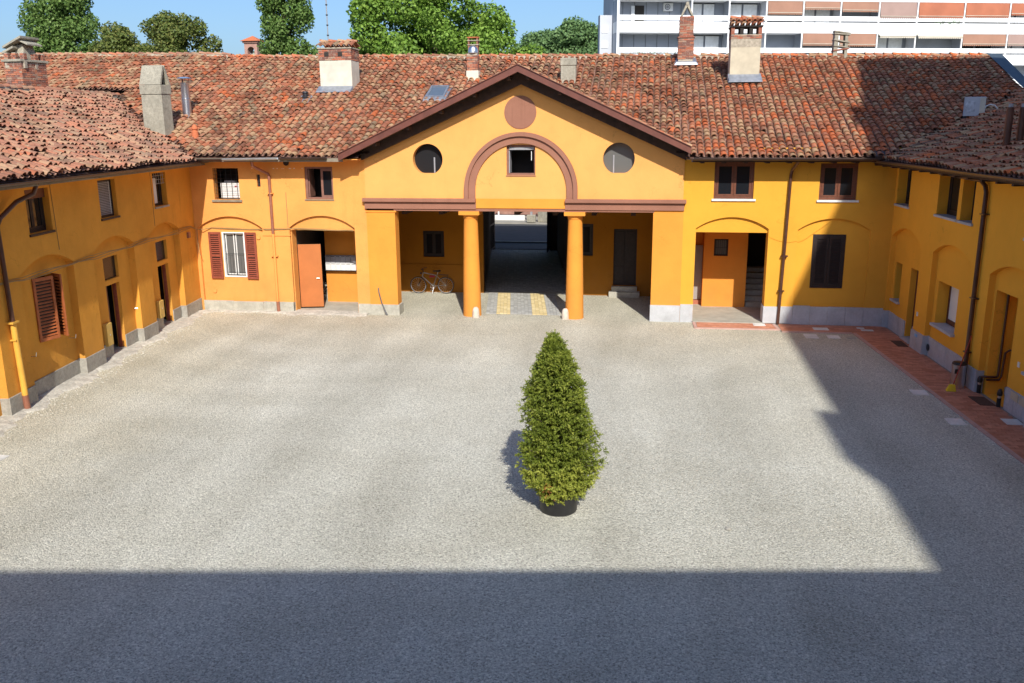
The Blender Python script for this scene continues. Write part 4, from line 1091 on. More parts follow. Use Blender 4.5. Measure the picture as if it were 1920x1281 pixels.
for u in (7.50, 8.62):
    b = obj('drain_boot', MB().tube([FE.p(u, 0, .04), FE.p(u, .24, .04)], .05, 10), M['black'], EW, smooth=True)
    obj('drain_collar', MB().tube([FE.p(u, .24, .04), FE.p(u, .30, .04)], .04, 10), M['steel'], b, smooth=True)
    obj('drain_valve', MB().tube([FE.p(u, .30, .04), FE.p(u, .34, .04), FE.p(u, .40, .04), FE.p(u, .46, .04)], [.06, .065, .06, .03], 10), M['black'], b, smooth=True)

# ------------------------------------------------------------------ roof sheets and tiles
def deck(parent, e0, e1, r0, r1, cut, n=24, mt='deck', off=.06):
    mb = MB(); e0, e1, r0, r1 = [np.array(p, float) for p in (e0, e1, r0, r1)]; idx = {}
    k = 30
    for i in range(n * 2 + 1):
        for j in range(k + 1):
            a = i / (2 * n); b = j / k
            p = (e0 * (1 - a) + e1 * a) * (1 - b) + (r0 * (1 - a) + r1 * a) * b; p[2] -= off
            idx[i, j] = len(mb.v); mb.v.append(tuple(p))
    for i in range(2 * n):
        for j in range(k):
            q = [idx[i, j], idx[i + 1, j], idx[i + 1, j + 1], idx[i, j + 1]]
            c = np.mean([mb.v[t] for t in q], axis=0)
            if cut(c[0], c[1], c[2]): mb.f.append(tuple(q))
    return obj('roof', mb, M[mt], parent)
def north(parent, x0, x1, seed, jit, nmax=300):
    kp = lambda x, y, z, t=0: z > zW(x, y) - .03 - t and z > zE(x, y) - .03 - t and (x > -18.6 or y < 35.3) and not (-10.2 < x < 1.38 and zG(x) > z + .05 + t)
    q = lambda x, y: (x, y, zN(x, y) if x < 1.4 or x > 1.4 else 0)
    def pt(x, y): return (x, y, zN((x0 + x1) / 2, 29.35) + (y - 29.35) / 9.65 * ((9.43 - .0157 * (x + 5.44)) - zN((x0 + x1) / 2, 29.35)))
    kd = lambda x, y, z: kp(x, y, z, .25)
    d = deck(parent, pt(x0, 29.38), pt(x1, 29.38), pt(x1, 39) if 0 else pt(x0, 39), pt(x1, 39), kd, 40)
    roof_tiles(pt(x0, 29.35), pt(x1, 29.35), pt(x0, 39.0), pt(x1, 39.0), kp, 'north', d, jit=jit, seed=seed, nmax=nmax)
    return d
north(NL, -21.4, -9.95, 21, 1.25)
north(GH, -9.95, 1.4, 22, 1.1)
north(NRt, 1.4, 13.3, 23, .8)
ridge([(x, 39.0, 9.43 - .0157 * (x + 5.44) + .03) for x in (-18.6, -10)], 'north', NL, 3)
ridge([(x, 39.0, 9.43 - .0157 * (x + 5.44) + .03) for x in (-10, 1.4)], 'north', GH, 4)
ridge([(x, 39.0, 9.43 - .0157 * (x + 5.44) + .03) for x in (1.4, 13.3)], 'north', NRt, 5)
for P_, x0, x1 in ((NL, -18.6, -9.95), (GH, -9.95, 1.4), (NRt, 1.4, 13.3)):
    z = lambda x: 9.43 - .0157 * (x + 5.44) - .05
    obj('rear_roof', MB().quad((x0, 39, z(x0)), (x1, 39, z(x1)), (x1, 47.4, z(x1)), (x0, 47.4, z(x0))), M['deck'], P_)  # out of view; kept flat at ridge height to shade the street
# east end: verge sheet and gable wall
def vz(y): return zN(13.3, y)
mb = MB(); mb.add([(13.28, 33.2, vz(33.2) + .1), (13.62, 33.2, vz(33.2) + .1), (13.85, 39.1, vz(39) + .08), (13.28, 39.1, vz(39) + .13), (13.28, 33.2, vz(33.2) - .2), (13.62, 33.2, vz(33.2) - .2), (13.85, 39.1, vz(39) - .2), (13.28, 39.1, vz(39) - .2)], [(0, 1, 2, 3), (0, 1, 5, 4), (1, 2, 6, 5), (2, 3, 7, 6)])
obj('verge_flashing', mb, plain('blue_grey_metal', (.07, .10, .13), .6, .3, var=.1), NRt)
obj('end_wall', MB().quad((13.3, 33, 0), (13.3, 47.3, 0), (13.3, 47.3, 9.0), (13.3, 33, 7.1)).quad((13.3, 38.9, 7.1), (13.3, 47.3, 7.1), (13.3, 47.3, 9.2), (13.3, 38.9, 9.05)), M['passage'], NRt)
# west wing roof
def ws(s, d, z): p = EW0 + FS.U * s - FS.N * d; return (p.x, p.y, z)
kw = lambda x, y, z, t=0: z > zN(x, y) + .0 - t and y < 35.3
d = deck(WW, ws(-7, .02, 5.52), ws(24, .02, 5.52), ws(-7, 5.65, 5.52 + .42 * 5.65), ws(24, 5.65, 5.52 + .42 * 5.65), lambda x, y, z: kw(x, y, z, .25), 40)
roof_tiles(ws(-7, 0, 5.52), ws(24, 0, 5.52), ws(-7, 5.65, 5.52 + .42 * 5.65), ws(24, 5.65, 5.52 + .42 * 5.65), kw, 'west', d, jit=1.9, seed=31, sag=.05)
ridge([ws(-6.2, 5.65, 5.55 + .42 * 5.65), ws(18, 5.65, 5.55 + .42 * 5.65)], 'west', WW, 6)
obj('rear_roof', MB().quad(ws(-6, 5.65, 5.5 + .42 * 5.65), ws(24, 5.65, 5.5 + .42 * 5.65), ws(24, 11.3, 5.4), ws(-6, 11.3, 5.4)), M['deck'], WW)
obj('rear_wall', MB().quad(FS.p(-1, -.1, 10), FS.p(24, -.1, 10), FS.p(24, 5.6, 10), FS.p(-1, 5.6, 10)).quad(FS.p(24, -.1, 0), FS.p(24, -.1, 10), FS.p(24, 5.6, 10), FS.p(24, 5.6, 0)), M['passage'], WW)
# east wing roof
def es(s, d, z): p = EE0 + FE.U * s - FE.N * d; return (p.x, p.y, z)
ke = lambda x, y, z, t=0: z > zN(x, y) - t and x < 16
d = deck(EW, es(-9, .02, 5.5), es(31, .02, 5.5), es(-9, 6.5, 5.5 + .345 * 6.5), es(31, 6.5, 5.5 + .345 * 6.5), lambda x, y, z: ke(x, y, z, .25) and not (x > 13.35 and y > 33.3), 40)
roof_tiles(es(-9, 0, 5.5), es(31, 0, 5.5), es(-9, 6.5, 5.5 + .345 * 6.5), es(31, 6.5, 5.5 + .345 * 6.5), lambda x, y, z: ke(x, y, z) and not (x > 13.35 and y > 33.3), 'east', d, jit=1.3, seed=41)
obj('rear_roof', MB().quad(es(-4, 6.5, 5.45 + .345 * 6.5), es(31, 6.5, 5.45 + .345 * 6.5), es(31, 12.9, 5.4), es(-4, 12.9, 5.4)), M['deck'], EW)
obj('rear_wall', MB().quad(FE.p(-3, -.1, 12), FE.p(31, -.1, 12), FE.p(31, 5.6, 12), FE.p(-3, 5.6, 12)).quad(FE.p(31, -.1, 0), FE.p(31, -.1, 12), FE.p(31, 5.6, 12), FE.p(31, 5.6, 0)), M['passage'], EW)
# north-west barn whose roof stands behind the west wing
NW = thing('barn', 'long low barn at far left, only its tiled roof showing behind', 'building', (-26, 36, 0))
def pw(x, y): return (x, y, 5.62 + .05 + (y - 29.35) / 9.65 * ((9.46 - .0157 * (x + 5.44)) - 5.62))
d = deck(NW, pw(-36, 35.25), pw(-18.6, 35.25), pw(-36, 39), pw(-18.6, 39), lambda x, y, z: True, 30)
roof_tiles(pw(-36, 35.2), pw(-18.6, 35.2), pw(-36, 39), pw(-18.6, 39), lambda x, y, z: True, 'north', d, jit=1.1, seed=51)
ridge([(-36, 39, pw(-36, 39)[2] + .04), (-18.5, 39, pw(-18.5, 39)[2] + .05)], 'west', NW, 7)
obj('wall', MB().quad((-36, 35.6, 0), (-18.7, 35.6, 0), (-18.7, 35.6, 7.9), (-36, 35.6, 7.9)).quad((-18.65, 35.6, 0), (-18.65, 47, 0), (-18.65, 47, 9.2), (-18.65, 35.6, 7.7)), M['passage'], NW)
obj('rear_roof', MB().quad((-36, 39, 9.8), (-18.6, 39, 9.5), (-18.6, 47, 6), (-36, 47, 6)), M['deck'], NW)
# gutters, fascia, rafter ends
gutter(NL, [(-15.5, 29.30, 5.545), (-14.55, 29.29, 5.545)], M['gutter']); gutter(NL, [(-14.5, 29.29, 5.56), (-12.5, 29.29, 5.585)], M['gutter_w'], r=.08); gutter(NL, [(-12.45, 29.29, 5.585), (-10.75, 29.29, 5.6)], M['gutter'])
gutter(NRt, [(1.5, 29.28, 5.56), (7.2, 29.28, 5.54)], M['gutter'], r=.085)
gutter(WW, [ws(-.9, -.06, 5.47), ws(6, -.06, 5.44), ws(24, -.06, 5.45)], M['gutter'], r=.08)
gutter(EW, [es(-.8, -.06, 5.47), es(31, -.06, 5.46)], M['gutter'], r=.085)
obj('fascia', MB().box(-15.6, -10.2, 29.37, 29.40, 5.44, 5.56), M['board'], NL); obj('fascia', MB().box(1.45, 7.3, 29.37, 29.40, 5.42, 5.53), M['soffit'], NRt)
obj('eaves_board', MB().box(-16.2, -9.7, 29.40, 30.1, 5.50, 5.53), M['ochre_l'], NL); obj('eaves_board', MB().box(1.3, 7.6, 29.40, 30.1, 5.50, 5.53), M['soffit'], NRt)
mb = MB(); mb.add([ws(-1, .05, 5.42), ws(24, .05, 5.42), ws(24, .07, 5.42), ws(-1, .07, 5.42), ws(-1, .05, 5.30), ws(24, .05, 5.30), ws(24, .07, 5.30), ws(-1, .07, 5.30)], [(0, 1, 5, 4), (4, 5, 6, 7), (2, 3, 7, 6), (0, 1, 2, 3)])
obj('fascia', mb, M['board'], WW)
mb = MB(); mb.quad(ws(-1, .07, 5.36), ws(24, .07, 5.36), ws(24, .70, 5.36), ws(-1, .70, 5.36)); obj('eaves_board', mb, M['ochre_w'], WW)
mb = MB(); mb.quad(es(-1, .03, 5.40), es(31, .03, 5.40), es(31, .80, 5.40), es(-1, .80, 5.40)); mb.quad(es(-1, .03, 5.46), es(31, .03, 5.46), es(31, .03, 5.33), es(-1, .03, 5.33)); obj('eaves_board', mb, M['soffit'], EW)
for k in range(24):
    p = Frame(es(k * .8, 0, 0), FE.U, FE.N); obj('rafter_end', MB().fbox(p, -.05, .05, 5.28, 5.398, .04, .6), M['soffit'], EW)
for k in range(9): obj('rafter_end', MB().box(1.75 + k * .68, 1.87 + k * .68, 29.42, 30.06, 5.38, 5.498), M['soffit'], NRt)
obj('valley_flashing', MB().prism([(7.05, 29.25, 5.5), (7.3, 29.3, 5.5), (7.5, 29.7, 5.70), (7.15, 29.75, 5.70)], [(7.05, 29.25, 5.60), (7.3, 29.3, 5.60), (7.5, 29.7, 5.79), (7.15, 29.75, 5.79)]), M['gutter'], NRt)
# ================================================================== CHIMNEYS AND ROOF FITTINGS
def bricks(parent, cx, cy, z0, z1, w_, d_, ch=.068, bl=.25, seed=1, hole=None, rot=0.0):
    """courses of bricks round a mortar core"""
    rg = random.Random(seed); bt = Batch()
    n = int((z1 - z0) / ch); c_, s_ = math.cos(rot), math.sin(rot)
    def R(P):
        P = np.array(P); X = P[:, 0] - cx; Y = P[:, 1] - cy
        return np.stack([cx + X * c_ - Y * s_, cy + X * s_ + Y * c_, P[:, 2]], axis=1)
    core = MB(); core.box(cx - w_ / 2 + .015, cx + w_ / 2 - .015, cy - d_ / 2 + .015, cy + d_ / 2 - .015, z0 - .3, z1 - .005)
    core.v = R(core.v).tolist()
    co = obj('mortar_core', core, M['mortar'], parent)
    for k in range(n):
        za = z0 + k * ch + .006; zb = z0 + (k + 1) * ch - .006
        for side in range(4):
            Ls = w_ if side % 2 == 0 else d_
            m_ = max(1, round(Ls / bl)); st = Ls / m_; off = (st / 2 if k % 2 else 0)
            a = -Ls / 2 - (off if off else 0)
            while a < Ls / 2 - .02:
                b0 = max(-Ls / 2, a) + .006; b1 = min(Ls / 2, a + st) - .006
                a += st
                if b1 - b0 < .04: continue
                j = rg.uniform(-.008, .008)
                if side == 0: q = (cx + b0, cx + b1, cy - d_ / 2 + j, cy - d_ / 2 + .05)
                elif side == 2: q = (cx + b0, cx + b1, cy + d_ / 2 - .05, cy + d_ / 2 + j)
                elif side == 1: q = (cx - w_ / 2 + j, cx - w_ / 2 + .05, cy + b0, cy + b1)
                else: q = (cx + w_ / 2 - .05, cx + w_ / 2 + j, cy + b0, cy + b1)
                m2 = MB().box(*q, za, zb); bt.add(R(m2.v), m2.f, rg.random())
    return obj('bricks', bt.mb(), M['brick'], parent, kind='stuff')
def rbox(mb, cx, cy, w_, d_, z0, z1, rot=0.0, taper=1.0):
    c_, s_ = math.cos(rot), math.sin(rot)
    def q(x, y, k): return (cx + (x * c_ - y * s_) * k, cy + (x * s_ + y * c_) * k)
    B = [(-w_ / 2, -d_ / 2), (w_ / 2, -d_ / 2), (w_ / 2, d_ / 2), (-w_ / 2, d_ / 2)]
    mb.prism([(*q(x, y, 1), z0) for x, y in B], [(*q(x, y, taper), z1) for x, y in B]); return mb
def cap_tiles(parent, cx, cy, z, w_, d_, n, m, pitchz=.28):
    """small tiled cap: half barrels laid down both slopes and a ridge row"""
    me = tile_mesh(m)
    for sgn in (-1, 1):
        for k in range(n):
            x = cx - w_ / 2 + (k + .5) * w_ / n
            dn = Vector((0, -sgn, pitchz * 0 + .45)).normalized() if 0 else Vector((0, -sgn, .42)).normalized()
            s = Vector((1, 0, 0)) * (1 if sgn < 0 else 1); up = s.cross(dn)
            if up.z < 0: up = -up; 
            o = bpy.data.objects.new('cap_tile', me); L_ = (d_ / 2 + .12) / .42
            mm = Matrix((s * (w_ / n / .22), dn * L_, up)).transposed().to_4x4(); mm.translation = Vector((cx * 0 + x, cy + sgn * (d_ / 2 + .1), z))
            link(o, parent); o.matrix_basis = mm
    zt = z + .42 * (d_ / 2 + .1) * .95
    k = int(w_ / .35)
    for i in range(k):
        o = bpy.data.objects.new('cap_ridge_tile', me)
        mm = Matrix((Vector((0, -1, 0)), Vector((1, 0, 0)) * (w_ / k / .38), Vector((0, 0, 1)))).transposed().to_4x4(); mm.translation = Vector((cx - w_ / 2 + i * w_ / k, cy, zt))
        link(o, parent); o.matrix_basis = mm
tmS = TM['north'][1]
# A: brick chimney at far left with tilted slabs on top
rA = math.radians(-7)
CXA = -21.97
ch = thing('chimney', 'crumbling red brick chimney with tilted slabs on top, at far left of the roofs', 'chimney', (-22.1, 29.75, 7.4))
bricks(ch, CXA, 29.9, 7.75, 8.88, .74, 1.16, seed=3, rot=rA)
obj('render_base', rbox(MB(), CXA, 29.9, .80, 1.24, 7.0, 7.85, rA), M['cream'], ch, bev=.03)
obj('cornice', rbox(MB(), CXA, 29.9, .84, 1.28, 8.885, 8.97, rA), M['oldcement'], ch, bev=.015)
mb = MB()
for dx, dy in ((-.30, -.48), (.02, -.5), (.30, -.46), (-.30, .44), (.32, .1), (.32, .5)): bricks(ch, CXA + dx, 29.9 + dy, 8.97, 9.2, .17, .17, bl=.17, seed=int(dx * 10 + 20))
for z0, xs, l in ((9.14, -.30, .36), (9.32, -.26, .66)):
    obj('tilted_slab', MB().prism([(CXA + xs - .18, 29.4, z0 + .02), (CXA + xs + l - .1, 29.4, z0 + .02 + l * .52), (CXA + xs + l - .1, 30.4, z0 + .02 + l * .52), (CXA + xs - .18, 30.4, z0 + .02)], [(CXA + xs - .18, 29.4, z0 + .10), (CXA + xs + l - .1, 29.4, z0 + .10 + l * .52), (CXA + xs + l - .1, 30.4, z0 + .10 + l * .52), (CXA + xs - .18, 30.4, z0 + .10)]), M['oldcement'], ch, bev=.01)
obj('inner_flue', rbox(MB(), -21.95, 29.95, .46, .7, 8.97, 9.50, rA, .66), M['oldcement'], ch, bev=.04)
obj('tilted_slab', MB().prism([(-21.86, 29.5, 9.60), (-21.50, 29.5, 9.44), (-21.50, 30.3, 9.44), (-21.86, 30.3, 9.60)], [(-21.86, 29.5, 9.66), (-21.50, 29.5, 9.50), (-21.50, 30.3, 9.50), (-21.86, 30.3, 9.66)]), M['oldcement'], ch, bev=.01)
obj('base_flashing', MB().prism([(-22.7, 28.9, 7.9), (-21.0, 29.05, 7.42), (-21.0, 29.2, 7.42), (-22.7, 29.05, 7.9)], [(-22.7, 28.9, 8.0), (-21.0, 29.05, 7.55), (-21.0, 29.2, 7.55), (-22.7, 29.05, 8.0)]), M['mortar'], ch)
# B: tall grey cement chimney with a pitched hood
ch = thing('chimney', 'tall grey cement chimney with open tent-shaped hood, between the left wing roof and the corner', 'chimney', (-17.8, 30.8, 6.4))
r_ = math.radians(-7); cx, cy = -17.72, 31.0
obj('shaft', rbox(MB(), cx, cy, .88, .56, 6.0, 7.78, r_, .97), M['oldcement'], ch, bev=.02)
obj('collar', rbox(MB(), cx, cy, .90, .60, 7.785, 8.11, r_), M['oldcement'], ch, bev=.012)
F_B = Frame((cx, cy, 0), (math.cos(r_), math.sin(r_), 0), (math.sin(r_), -math.cos(r_), 0))
for sg in (-1, 1):
    a = [F_B.p(-.44, 8.12, sg * .30), F_B.p(.44, 8.12, sg * .30), F_B.p(.43, 8.80, sg * .06), F_B.p(-.43, 8.80, sg * .06)]
    b = [F_B.p(-.44, 8.12, sg * .21), F_B.p(.44, 8.12, sg * .21), F_B.p(.43, 8.72, 0), F_B.p(-.43, 8.72, 0)]
    obj('hood_slab', MB().prism(a, b), M['oldcement'], ch, bev=.006)
obj('flue_opening', rbox(MB(), cx, cy, .6, .36, 8.112, 8.13, r_), M['dark_in'], ch)
obj('base_flashing', MB().prism([(-19.0, 30.0, 6.72), (-17.1, 30.35, 5.98), (-17.1, 30.5, 5.98), (-19.0, 30.2, 6.72)], [(-19.0, 30.0, 6.83), (-17.1, 30.35, 6.10), (-17.1, 30.5, 6.10), (-19.0, 30.2, 6.83)]), M['flash_r'], ch)
# C: white rendered chimney, brick top and tiled cap
ch = thing('chimney', 'squat white rendered chimney with brick top and small tiled cap', 'chimney', (-12.35, 35.7, 7.9))
cx, cy = -12.28, 35.55
obj('shaft', MB().box(cx - .66, cx + .66, cy - .5, cy + .5, 7.6, 9.14), M['cream'], ch, bev=.02)
bricks(ch, cx, cy, 9.145, 9.58, 1.34, 1.02, seed=8)
for x in (-.34, .22): obj('smoke_hole', MB().box(cx + x - .09, cx + x + .09, cy - .525, cy - .49, 9.30, 9.46), M['dark_in'], ch)
obj('cap_course', MB().box(cx - .70, cx + .70, cy - .54, cy + .54, 9.585, 9.63), M['mortar'], ch)
cap_tiles(ch, cx, cy, 9.64, 1.5, 1.0, 7, tmS)
obj('base_flashing', MB().prism([(cx - .76, cy - .85, 7.92), (cx + .70, cy - .85, 7.92), (cx + .70, cy - .5, 8.02), (cx - .76, cy - .5, 8.02)], [(cx - .72, cy - .85, 7.98), (cx + .68, cy - .85, 7.98), (cx + .68, cy - .5, 8.17), (cx - .72, cy - .5, 8.17)]), M['lead'], ch)
# D: slender brick stack with a steel flue elbow
ch = thing('chimney', 'slender brick chimney with steel flue end, behind the left gable slope', 'chimney', (-7.0, 36.4, 8.3))
cx, cy = -6.98, 36.4
bricks(ch, cx, cy, 8.72, 9.40, .44, .40, seed=11)
obj('render_base', MB().box(cx - .25, cx + .25, cy - .23, cy + .23, 8.0, 8.74), M['cream'], ch, bev=.02)
obj('base_slab', MB().box(cx - .36, cx + .32, cy - .36, cy + .3, 8.2, 8.36), M['oldcement'], ch, bev=.03)
obj('flue_end', MB().lathe((cx + .02, cy - .08, 9.40), [(.17, 0), (.2, .02), (.2, .1), (.17, .22), (.1, .3), (.03, .32)], 18), M['steel'], ch, smooth=True)
pt = obj('chimney_pot', MB().box(cx - .19, cx - .13, cy - .05, cy + .25, 9.4, 10.02).box(cx + .15, cx + .21, cy - .05, cy + .25, 9.4, 10.02), M['mould'], ch, bev=.006)
for z in (9.72, 9.88, 10.0): obj('pot_slab', MB().box(cx - .22, cx + .24, cy - .08, cy + .28, z, z + .035), M['clay'] if z > 9.9 else M['oldcement'], pt, bev=.005)
# E: low grey chimney behind the right gable slope
ch = thing('chimney', 'low grey-green cement chimney with a flat cap, just right of the gable peak', 'chimney', (-3.1, 36.3, 8.3))
obj('shaft', MB().box(-3.42, -2.83, 36.1, 36.6, 7.8, 8.86), M['oldcement'], ch, bev=.02)
obj('band', MB().box(-3.44, -2.81, 36.08, 36.62, 8.865, 9.16), M['oldcement'], ch, bev=.03)
# F: tall slim red brick chimney with an inverted-V hood
ch = thing('chimney', 'tall slim red brick chimney with inverted-V hood, standing before the white apartment block', 'chimney', (1.45, 38.2, 9.0))
cx, cy = 1.47, 38.25
bricks(ch, cx, cy, 9.15, 10.0, .62, .56, ch=.066, seed=14)
bricks(ch, cx, cy, 10.02, 10.80, .56, .52, ch=.06, seed=15)
obj('string_course', MB().box(cx - .34, cx + .34, cy - .31, cy + .31, 9.98, 10.02), M['brick'], ch)
obj('base_flashing', MB().prism([(cx - .45, cy - .5, 8.92), (cx + .5, cy - .5, 8.92), (cx + .5, cy + .4, 9.2), (cx - .45, cy + .4, 9.2)], [(cx - .36, cy - .45, 9.03), (cx + .40, cy - .45, 9.03), (cx + .40, cy + .4, 9.25), (cx - .36, cy + .4, 9.25)]), M['lead'], ch)
for sg in (-1, 1):
    obj('hood_tile', MB().prism([(cx + sg * .26, cy - .25, 10.80), (cx + sg * .19, cy - .25, 10.80), (cx - sg * .03, cy - .25, 11.22), (cx + sg * .05, cy - .25, 11.28)], [(cx + sg * .26, cy + .25, 10.80), (cx + sg * .19, cy + .25, 10.80), (cx - sg * .03, cy + .25, 11.22), (cx + sg * .05, cy + .25, 11.28)]), M['oldcement'], ch, bev=.008)
obj('ridge_cap', MB().tube([(cx, cy - .27, 11.28), (cx, cy + .27, 11.28)], .07, 8), M['oldcement'], ch)
# G: wide beige chimney with sooty openings and tiled cap
ch = thing('chimney', 'wide beige rendered chimney with sooty openings under a tiled cap', 'chimney', (3.6, 36.3, 8.2))
cx, cy = 3.60, 36.15
obj('shaft', MB().box(cx - .55, cx + .55, cy - .42, cy + .42, 7.9, 9.42), M['beige'], ch, bev=.012)
obj('shaft_top', MB().box(cx - .545, cx + .545, cy - .415, cy + .415, 9.425, 9.70), M['beige'], ch, bev=.01)
bricks(ch, cx, cy, 9.70, 9.86, 1.14, .88, seed=17)
for x in (-.50, -.17, .17, .50):
    for y in (-.36, .36): obj('brick_pier', MB().box(cx + x - .065, cx + x + .065, cy + y - .07, cy + y + .07, 9.86, 10.12), M['dark_in'] if abs(x) < .3 else M['brick'], ch)
obj('soot_slab', MB().box(cx - .60, cx + .60, cy - .48, cy + .48, 10.12, 10.17), M['dark_in'], ch)
cap_tiles(ch, cx, cy, 10.16, 1.22, .86, 6, TM['east'][1]); cap_tiles(ch, cx, cy, 10.30, 1.18, .62, 6, tmS)
obj('base_flashing', MB().prism([(cx - .60, cy - .70, 8.13), (cx + .66, cy - .70, 8.13), (cx + .64, cy - .42, 8.22), (cx - .58, cy - .42, 8.22)], [(cx - .58, cy - .70, 8.17), (cx + .64, cy - .70, 8.17), (cx + .60, cy - .42, 8.42), (cx - .56, cy - .42, 8.42)]).box(cx + .55, cx + .60, cy - .42, cy + .42, 7.9, 8.45).box(cx - .60, cx - .555, cy - .42, cy + .42, 7.9, 8.45), M['lead'], ch)
# H: open concrete frame chimney on the ridge
ch = thing('chimney', 'small open grey concrete frame chimney with stacked slabs, on the right ridge', 'chimney', (7.65, 39.1, 9.3))
cx, cy = 7.66, 39.05
obj('frame_leg', MB().prism([(cx - .30, cy - .2, 9.1), (cx - .13, cy - .2, 9.1), (cx - .13, cy + .2, 9.1), (cx - .30, cy + .2, 9.1)], [(cx - .27, cy - .2, 10.2), (cx - .12, cy - .2, 10.2), (cx - .12, cy + .2, 10.2), (cx - .27, cy + .2, 10.2)]), M['oldcement'], ch, bev=.01)
obj('frame_leg', MB().prism([(cx + .14, cy - .2, 9.1), (cx + .27, cy - .2, 9.1), (cx + .27, cy + .2, 9.1), (cx + .14, cy + .2, 9.1)], [(cx + .13, cy - .2, 10.1), (cx + .24, cy - .2, 10.1), (cx + .24, cy + .2, 10.1), (cx + .13, cy + .2, 10.1)]), M['oldcement'], ch, bev=.01)
for z, t, mm_ in ((9.42, .08, 'brick'), (9.62, -.1, 'oldcement'), (9.84, -.12, 'oldcement'), (10.08, -.06, 'oldcement'), (10.17, -.1, 'oldcement')):
    obj('slab', MB().prism([(cx - .30, cy - .24, z + .0), (cx + .32, cy - .24, z + t), (cx + .32, cy + .24, z + t), (cx - .30, cy + .24, z)], [(cx - .30, cy - .24, z + .05), (cx + .32, cy - .24, z + t + .05), (cx + .32, cy + .24, z + t + .05), (cx - .30, cy + .24, z + .05)]), M[mm_], ch, bev=.006)
# metal flue with conical cap
fl = thing('metal_flue', 'shiny steel flue pipe with a blue-grey disc cap, on the roof near the left corner', 'flue', (-17.5, 32.75, 6.9))
obj('flue_pipe', MB().lathe((-17.5, 32.75, 6.75), [(.21, 0), (.21, .28), (.17, .30), (.165, .88), (.175, .89), (.175, .92), (.16, .93), (.155, 1.50), (.16, 1.52)], 22), M['steel'], fl, smooth=True)
for k in range(3):
    t = k * 2.1 + .4; obj('cap_strut', MB().tube([(-17.5 + .13 * math.cos(t), 32.75 + .13 * math.sin(t), 8.2), (-17.5 + .15 * math.cos(t), 32.75 + .15 * math.sin(t), 8.43)], .012, 5), M['darksteel'], fl)
obj('cap_disc', MB().lathe((-17.5, 32.75, 8.42), [(.27, 0), (.27, .012), (.12, .05), (.01, .06)], 22), M['cap_blue'], fl)
# clay pots
cp = tag(obj('clay_vent', MB().lathe((-16.20, 30.75, 5.95), [(.15, 0), (.13, .15), (.12, .45), (.12, .5), (.09, .52), (.09, .58), (.12, .60), (.11, .66), (.05, .76)], 18), M['clay'], smooth=True), 'bright orange clay vent pot standing on the roof near the left corner', 'vent pot')
tag(obj('clay_vent', MB().lathe((-16.62, 30.72, 5.95), [(.13, 0), (.12, .18), (.05, .3)], 14), M['clay'], smooth=True), 'short orange clay stub beside the taller clay vent pot', 'vent pot')
vp = thing('roof_vent', 'small black vent pipe on a lead flashing, on the roof left of the white chimney', 'vent pipe', (-13.28, 34.2, 7.5))
obj('vent_pipe', MB().lathe((-13.28, 34.25, 7.45), [(.11, 0), (.11, .24), (.15, .26), (.15, .30), (.10, .33), (.10, .42), (.13, .44), (.1, .50)], 16), M['darksteel'], vp, smooth=True)
obj('lead_base', MB().prism([(-13.6, 33.85, 7.47), (-13.0, 33.85, 7.47), (-12.98, 34.45, 7.71), (-13.55, 34.45, 7.71)], [(-13.55, 33.9, 7.54), (-13.02, 33.9, 7.54), (-13.1, 34.4, 7.80), (-13.5, 34.4, 7.80)]), M['lead'], vp)
# skylight
FSK = [Vector((-8.42, 34.15, 7.66)), Vector((-7.70, 34.15, 7.66)), Vector((-7.70, 35.15, 8.10)), Vector((-8.42, 35.15, 8.10))]
sk = thing('skylight', 'small grey-framed skylight tilted open beside the left gable slope', 'skylight', (-8.05, 34.6, 7.7))
def skq(a, b, c, e, h):  # in unit coords of the tilted pane
    o_ = FSK[0]; ux = FSK[1] - o_; vy = FSK[3] - o_; n = ux.cross(vy).normalized()
    return [o_ + ux * x + vy * y + n * h for x, y in ((a, c), (b, c), (b, e), (a, e))]
for a in ((0, 1, 0, .08), (0, 1, .92, 1), (0, .09, .08, .92), (.91, 1, .08, .92)): obj('frame', MB().prism(skq(*a, -.05), skq(*a, .05)), M['lead'], sk)
obj('pane', MB().prism(skq(.09, .91, .08, .92, .0), skq(.09, .91, .08, .92, .02)), plain('skylight_glass', (.10, .13, .17), .12, var=.05), sk)
obj('base', MB().prism([(-8.5, 34.0, 7.5), (-7.62, 34.0, 7.5), (-7.62, 35.3, 8.02), (-8.5, 35.3, 8.02)], [(-8.5, 34.0, 7.6), (-7.62, 34.0, 7.6), (-7.62, 35.3, 8.08), (-8.5, 35.3, 8.08)]), M['lead'], sk)
# rooftop unit and dark flues on the east wing
ru = thing('rooftop_unit', 'square white panelled cooling unit with a curved hose, on the shaded roof at right', 'cooling unit', (10.75, 32.2, 6.7))
q = Frame((10.75, 32.2, 0), (.98, -.06, 0), (.0, -1, 0))
obj('casing', MB().fbox(q, -.32, .32, 6.80, 7.42, -.06, .05), M['grey_side'], ru, bev=.012)
obj('side_panel', MB().fbox(q, .14, .30, 6.83, 7.39, -.072, -.062), M['cream'], ru)
obj('fan_grille', MB().tube([q.p(-.12, 7.1, -.06), q.p(-.12, 7.1, -.068)], .2, 24), plain('grey_grille', (.48, .50, .54), .6, var=.35, scale=9), ru)
obj('foot', MB().fbox(q, -.30, -.22, 6.55, 6.80, -.02, .1).fbox(q, .22, .30, 6.55, 6.80, -.02, .1), M['darksteel'], ru)
obj('hose', MB().tube([q.p(.30, 7.0, .0), q.p(.36, 7.12, .0), q.p(.48, 7.17, .0), q.p(.62, 7.14, .0), q.p(.74, 7.0, .0), q.p(.79, 6.80, .0)], .02, 8), M['white'], ru, smooth=True)
